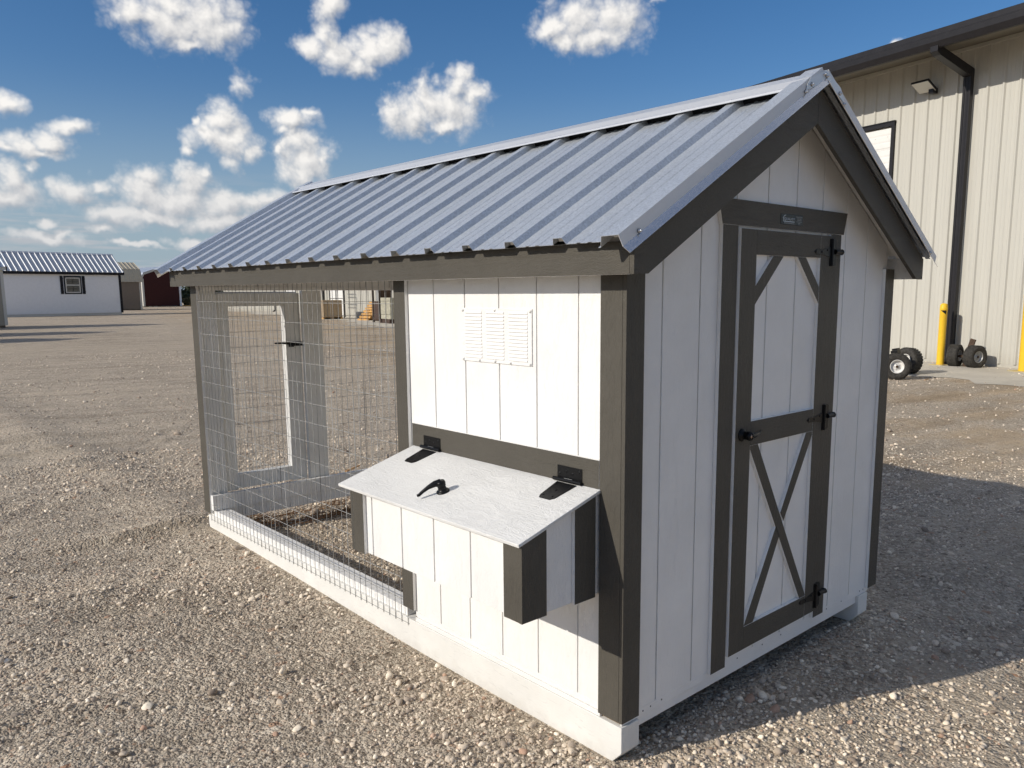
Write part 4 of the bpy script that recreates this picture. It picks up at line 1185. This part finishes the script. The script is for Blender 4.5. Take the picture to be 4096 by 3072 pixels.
blk = thing('concrete_block', 'pale rough concrete block on dark runners beside the cabinet', 'concrete block', (868, 1405, GZ), -WA, local=True)
obj('block_body', MB().box(-20, 20, -30, 30, 9, 54), 'block', blk, bevel=.8)
obj('runner', MB().box(-22, 22, -30, -22, 0, 9).box(-22, 22, 22, 30, 0, 9), 'cabinet', blk)
obj('runner', MB().box(-20, -14, -28, 28, .5, 8.5), 'cabinet', blk)

# ------------------------------------------------------------------ sheds across the yard
def ribs_roof(pts, y0, y1, pitch_, mtl, parent, base=2.4, h=1.5):
    """pts: (x, z) eave to ridge, ribs run up the slope"""
    pr = []; y = y0
    while y < y1 - 1:
        pr += [(y, 0), (y + pitch_ - base * 2, 0), (y + pitch_ - base * 1.5, h), (y + pitch_ - base * .6, h)]; y += pitch_
    pr.append((y1, 0)); pr = [p for p in pr if p[0] <= y1]
    for (a, b) in zip(pts[:-1], pts[1:]):
        A, B = Vector((a[0], 0, a[1])), Vector((b[0], 0, b[1])); d = (B - A).normalized(); n = Vector((-d.z, 0, d.x))
        if n.z < 0: n = -n
        m = MB(); k = len(pr)
        m.add([A + n * p[1] + Vector((0, p[0], 0)) for p in pr] + [B + n * p[1] + Vector((0, p[0], 0)) for p in pr], [(i, i + 1, k + i + 1, k + i) for i in range(k - 1)])
        if (m.v and (Vector(m.v[1]) - Vector(m.v[0])).cross(Vector(m.v[k]) - Vector(m.v[0])).z < 0): m.f = [f[::-1] for f in m.f]
        obj('roof', m, mtl, parent, solid=.3)
# frame of a shed: +y along the visible wall (to the right in the picture), +x away behind it
SHED_DIR = Vector((0.992, 0.126)).normalized()
def along(A, B, s_):
    """where a sight line to the point s_ along A-B meets the true wall line through B"""
    a, b = Vector(A), Vector(B); p = a + (b - a).normalized() * s_
    c = Vector(CAM[:2]); q = p - c
    # c + q*k = b - SHED_DIR*l
    det = q.x * SHED_DIR.y - q.y * SHED_DIR.x
    return (q.x * (b.y - c.y) - q.y * (b.x - c.x)) / det
def shed(label, A, B, ext=0.0, fit=True):
    d = Vector((B[0] - A[0], B[1] - A[1])); Ln = d.length
    d.normalize()
    if fit:
        Ln = along(A, B, 0.0); d = SHED_DIR
        A = (B[0] - d.x * Ln, B[1] - d.y * Ln)
    ang = math.atan2(d.x, d.y)
    return thing(label[0], label[1], 'shed', (A[0] - d.x * ext, A[1] - d.y * ext, GZ), -ang, local=True), Ln + ext
# in this frame local +x = right-hand normal; the visible wall looks to... the camera side
wsh, Lw = shed(('white_shed', 'long white shed with black trim, shuttered window and ribbed metal roof'), (361.07, 2547.9), (713.2, 2771.0), 110)
E0 = 110
SGN = -1                                        # depth runs to local -x
def sx(v): return SGN * v
obj('wall', MB().box(sx(0), sx(144), 0, Lw, 7, 126), 'shed_white', wsh)
obj('gable', MB().prism([(sx(0), 126), (sx(144), 126), (sx(72), 183)], 'y', .5, Lw - .5), 'shed_white', wsh)
obj('skirt', MB().box(sx(1.0), sx(143), 3, Lw - 3, -.5, 6.8), 'shed_cream', wsh)
obj('skid', MB().box(sx(8), sx(16), 0, Lw, -1, 4), 'shed_cream', wsh)
obj('fascia', MB().box(sx(-8), sx(-6.5), -6, Lw + 8, 126.0, 133.5), 'shed_black', wsh)
obj('corner_trim', MB().box(sx(-1), sx(8), Lw - 6.5, Lw + 1, 6.5, 126), 'shed_black', wsh)
obj('corner_trim', MB().box(sx(-1), sx(8), -1, 6.5, 6.5, 126), 'shed_black', wsh)
ribs_roof([(sx(-9), 134), (sx(72), 194)], -7, Lw + 9, 15, 'galv_dark', wsh)
ribs_roof([(sx(153), 134), (sx(72), 194)], -7, Lw + 9, 15, 'galv_dark', wsh)
obj('ridge_cap', MB().prism([(sx(66), 190.5), (sx(72), 195.8), (sx(78), 190.5), (sx(72), 194.2)], 'y', -8, Lw + 10), 'galv_trim', wsh)
for y_ in (-7, Lw + 8.2):
    obj('rake_trim', MB().prism([(sx(-9), 133), (sx(72), 193), (sx(153), 133), (sx(153), 127), (sx(72), 187), (sx(-9), 127)], 'y', y_, y_ + 1.2), 'shed_black', wsh)
WW = Lw - along((361.07, 2547.9), (713.2, 2771.0), 270.6)
w0 = WW - 70.5
win = obj('window', MB().box(sx(-1.2), sx(.5), w0 + 10.5, w0 + 60.5, 66.5, 122), 'shed_black', wsh, bevel=.2)
def wb(nm, y0, y1, z0, z1, x0, x1, mtl): return obj(nm, MB().box(sx(x0), sx(x1), w0 + y0, w0 + y1, z0, z1), mtl, win)
for nm, a in (('frame', (14, 17, 71, 117)), ('frame', (53.5, 56.5, 71, 117)), ('frame', (14, 56.5, 70, 73)), ('frame', (14, 56.5, 114, 117)), ('meeting_rail', (14, 56.5, 92, 95.5))):
    wb(nm, *a, -2.2, -1.0, 'shed_cream')
for y_ in (17.0, 35.7):
    for z_ in (73.0, 82.7, 95.5, 105.0):
        wb('pane', y_ + .4, y_ + 17.4, z_ + .4, z_ + 8.8, -1.5, -1.25, 'glass')
for y_ in (0, 62.5):
    sh = obj('shutter', MB().box(sx(-1.8), sx(.2), w0 + y_, w0 + y_ + 8, 66.5, 122), 'shed_black', wsh, bevel=.2)
    obj('rail', MB().box(sx(-2.3), sx(-1.8), w0 + y_ - .2, w0 + y_ + 8.2, 72, 77).box(sx(-2.3), sx(-1.8), w0 + y_ - .2, w0 + y_ + 8.2, 111, 116), 'shed_black', sh)

tsh, Lt = shed(('lofted_barn', 'brown lofted barn with tan gambrel metal roof behind the white shed'), (926.8, 3532.6), (1022.6, 3610.6), 260)
obj('wall', MB().box(sx(0), sx(150), 0, Lt, 3, 119), 'shed_tan', tsh)
obj('gable', MB().prism([(sx(0), 119), (sx(2), 121), (sx(22), 172), (sx(75), 198), (sx(128), 172), (sx(148), 121), (sx(150), 119)], 'y', .5, Lt - .5), 'shed_tan', tsh)
obj('skid', MB().box(sx(10), sx(18), 0, Lt, -1, 3), 'shed_tan', tsh)
obj('corner_trim', MB().box(sx(-1), sx(7), Lt - 6, Lt + 1, 2, 118), 'shed_cream', tsh)
for a in ([(sx(-7), 117), (sx(22), 173)], [(sx(20), 171), (sx(75), 201)], [(sx(157), 117), (sx(128), 173)], [(sx(130), 171), (sx(75), 201)]):
    ribs_roof(a, -6, Lt + 12, 17, 'roof_tan', tsh)
rsh, Lr = shed(('red_barn', 'dark red gambrel barn with pale trim, gable end half hidden by the coop roof'), (1164.8, 4064.9), (1494.4, 4509.4), 0)
gp = [(sx(.0), 0)]
obj('gable_wall', MB().prism([(0, 4), (Lr, 4), (Lr, 150), (Lr - 12, 172), (Lr / 2, 203), (12, 172), (0, 150)], 'x', sx(0), sx(500)), 'shed_red', rsh)
tp = [(-10, 144), (8, 178), (Lr / 2, 210), (Lr - 8, 178), (Lr + 10, 144)]
obj('gable_trim', MB().prism(tp + [(p[0] + (4 if p[0] < Lr / 2 else -4) * (p[0] != Lr / 2), p[1] - 9) for p in tp[::-1]], 'x', sx(-6), sx(-3)), 'shed_cream', rsh)
obj('corner_trim', MB().box(sx(-3), sx(8), Lr - 9, Lr + 1, 3, 148), 'shed_white', rsh)
obj('corner_trim', MB().box(sx(-3), sx(8), -1, 9, 3, 148), 'shed_cream', rsh)
for a, b in zip(tp[:-1], tp[1:]):
    m = MB().add([(sx(-8), a[0], a[1] + 1), (sx(508), a[0], a[1] + 1), (sx(508), b[0], b[1] + 1), (sx(-8), b[0], b[1] + 1)], [(0, 1, 2, 3)])
    obj('roof', m, 'galv', rsh, solid=1.0)
obj('skid', MB().box(sx(4), sx(490), 30, 44, -1, 4), 'shed_cream', rsh)
obj('skid', MB().box(sx(4), sx(490), Lr - 150, Lr - 130, -1, 4), 'shed_cream', rsh)

def beige(nm, label, corner, ang_d, Lb, depth, he, hr, cat='shed'):
    d = Vector((math.cos(math.radians(ang_d)), math.sin(math.radians(ang_d))))
    A = (corner[0] - d.x * Lb, corner[1] - d.y * Lb)
    t, Ln = shed((nm, label), A, corner, fit=False)
    obj('wall', MB().box(sx(0), sx(depth), 0, Ln, 5, he), 'shed_beige', t)
    obj('gable', MB().prism([(sx(0), he), (sx(depth), he), (sx(depth / 2), hr - 4)], 'y', .5, Ln - .5), 'shed_beige', t)
    obj('skid', MB().box(sx(3), sx(depth - 3), 3, Ln - 3, -.5, 5), 'shed_tan', t)
    obj('corner_trim', MB().box(sx(-.8), sx(5), Ln - 4.5, Ln + .8, 5, he), 'shed_cream', t)
    obj('corner_trim', MB().box(sx(-.8), sx(5), -.8, 4.5, 5, he), 'shed_cream', t)
    obj('fascia', MB().box(sx(-6), sx(-5), -4, Ln + 6, he, he + 6.5), 'shed_cream', t)
    ribs_roof([(sx(-7), he + 6), (sx(depth / 2), hr)], -5, Ln + 7, 12, 'galv', t)
    ribs_roof([(sx(depth + 7), he + 6), (sx(depth / 2), hr)], -5, Ln + 7, 12, 'galv', t)
    for y_ in (-5, Ln + 5.5):
        obj('rake_trim', MB().prism([(sx(-7), he + 5), (sx(depth / 2), hr - .5), (sx(depth + 7), he + 5), (sx(depth + 7), he - 1), (sx(depth / 2), hr - 7), (sx(-7), he - 1)], 'y', y_, y_ + 1.2), 'rust', t)
    return t
beige('beige_shed', 'beige shed with cream corner trim cut by the left edge of the picture', (229, 1779), 7, 300, 110, 111, 156)
beige('beige_shed', 'beige shed left of the frame in the row, throwing the upper shadow', (60, 1470), 7, 260, 100, 105, 148)
beige('beige_shed', 'beige shed left of the frame in the row, throwing the lower shadow', (-30, 1265), 7, 260, 100, 105, 142)

# ------------------------------------------------------------------ scrub and trees beyond the yard
def tuft(name, label, cat, loc, w, h, n, mtl, trunk, seed, leaf=5.0, group=None):
    rg = np.random.default_rng(seed)
    t = thing(name, label, cat, (loc[0], loc[1], GZ), 0, group, local=True)
    lobes = [(rg.uniform(-w * .36, w * .36), rg.uniform(-w * .36, w * .36), rg.uniform(h * .28, h * .80), rg.uniform(.22, .40)) for _ in range(9)]
    m = MB(); tint = []
    for i in range(n):
        lx, ly, lzz, rr = lobes[rg.integers(0, len(lobes))]
        d = rg.normal(size=3); d /= np.linalg.norm(d); q = rg.random() ** .33
        p = np.array([lx, ly, lzz]) + d * q * np.array([w * rr, w * rr, h * rr * .75])
        if p[2] < 1: p[2] = rg.uniform(1, h * .3)
        a = rg.normal(size=3); a /= np.linalg.norm(a); b = np.cross(a, rg.normal(size=3)); b /= np.linalg.norm(b)
        s = leaf * rg.uniform(.6, 1.5)
        m.add([p - a * s, p + b * s * .5, p + a * s, p - b * s * .5], [(0, 1, 2, 3)])
        tint.append(float(np.clip(rg.normal(.5, .24), 0, 1)))
    c = obj('crown' if trunk else 'foliage', m, mtl, t)
    at = c.data.attributes.new('tint', 'FLOAT', 'POINT')
    at.data.foreach_set('value', np.repeat(np.array(tint, np.float32), 4))
    s = MB()
    for k in range(5):
        q = lobes[k]
        s.tube([(0, 0, 0), (q[0] * .4, q[1] * .4, q[2] * .5), (q[0], q[1], q[2])], [w * .03, w * .018, w * .006], 6)
    obj('trunk' if trunk else 'stems', s, 'bark', t)
    return t
bx = [((1580, 4700), 150, 118, 'tall dark green scrub bush right beside the red barn'), ((1690, 4830), 190, 150, 'broad green scrub bush between the red barn and the coop post'), ((1800, 4900), 180, 126, 'low round scrub bush behind the coop corner post'), ((1960, 5000), 210, 140, 'wide scrub bush seen behind the coop run, left one'), ((2120, 5080), 220, 128, 'wide scrub bush seen behind the coop run, right one')]
for i, (p, w, h, lb) in enumerate(bx): tuft('scrub_bush', lb, 'bush', p, w, h, 1500, 'leaf', False, 20 + i, 7, 'scrub bushes beyond the yard')
wd = [((1560, 4590), 60, 52, 'clump of dry straw coloured weeds at the red barn corner'), ((1610, 4640), 80, 66, 'clump of dry weeds in front of the tall bush'), ((1680, 4690), 80, 48, 'low clump of dry weeds next to the coop corner post')]
for i, (p, w, h, lb) in enumerate(wd): tuft('weed_clump', lb, 'weeds', p, w, h, 500, 'weed', False, 40 + i, 5, 'dry weeds by the red barn')
for i, (p, lb) in enumerate((((1530, 4500), 'loose reddish plank lying by the red barn corner'), ((1570, 4530), 'second reddish plank lying right of the first by the barn'))):
    t = thing('plank', lb, 'plank', (*p, GZ), -.7 + .2 * i, 'planks by the red barn', local=True)
    obj('board', MB().box(-60, 70, -4, 4, .5 + 2 * i, 4 + 2 * i), 'timber', t)
# low tree line on the horizon: nobody could count it
m = MB(); tint = []
rg = np.random.default_rng(5)
for k in range(15000):
    a = rg.uniform(0, 2 * math.pi); R = rg.uniform(17000, 19500)
    hh = 120 + 90 * math.sin(a * 23) * math.sin(a * 7 + 1) + 50 * math.sin(a * 61)
    z = rg.uniform(0, max(hh, 40)) ; s = rg.uniform(30, 75)
    p = np.array([R * math.sin(a), R * math.cos(a), z])
    e1 = rg.normal(size=3); e1 /= np.linalg.norm(e1); e2 = np.cross(e1, rg.normal(size=3)); e2 /= np.linalg.norm(e2)
    m.add([p - e1 * s, p + e2 * s * .6, p + e1 * s, p - e2 * s * .6], [(0, 1, 2, 3)])
    tint.append(float(np.clip(rg.normal(.5, .2), 0, 1)))
tl = obj('tree_line', m, 'leaf', kind='stuff')
tl.data.attributes.new('tint', 'FLOAT', 'POINT').data.foreach_set('value', np.repeat(np.array(tint, np.float32), 4))

# ------------------------------------------------------------------ litter on the ground
def straw(name, n, fn, lmin, lmax, r, mtl, seed):
    rg = np.random.default_rng(seed); m = MB()
    for i in range(n):
        x, y = fn(rg); a = rg.normal(0, .35) + (0.12 if rg.random() < .8 else 1.2); l = rg.uniform(lmin, lmax)
        z = float(gh(x, y)) + GZ + rg.uniform(.2, 1.3)
        pts = [(x + math.cos(a) * l * f, y + math.sin(a) * l * f + .3 * math.sin(3 * f + i), z + .5 * math.sin(f * 3.1) * rg.random()) for f in (0, .33, .66, 1)]
        m.tube(pts, [r, r, r * .8, r * .3], 4, cap=False)
    return obj(name, m, mtl, kind='stuff')
straw('dead_grass', 190, lambda g: (g.uniform(6, 62), 136.8 - abs(g.normal(0, 2.4))), 3, 10, .085, 'straw', 3)
straw('dead_grass', 60, lambda g: (g.uniform(4, 40), 142.5 + abs(g.normal(0, 2.0))), 3, 9, .085, 'straw', 4)
def stick(lb, x, y, a, l, w, z=.6, mtl='lath'):
    t = thing('lath_piece', lb, 'stick', (x, y, GZ), a, 'split lath pieces on the gravel', local=True)
    obj('stick', MB().prism([(-l / 2, -w), (l / 2, -w * .4), (l / 2, w * .3), (-l / 2, w)], 'z', z, z + .45), mtl, t)
stick('longer tan split lath on the gravel behind the run post', 52, 176, .62, 15, .6)
stick('shorter tan split lath lying beyond the longer one behind the run', 66, 184, .55, 10, .5)
stick('short pale stick lying on the concrete near the loose tyres', 500, 158, .1, 10, .35, .9)
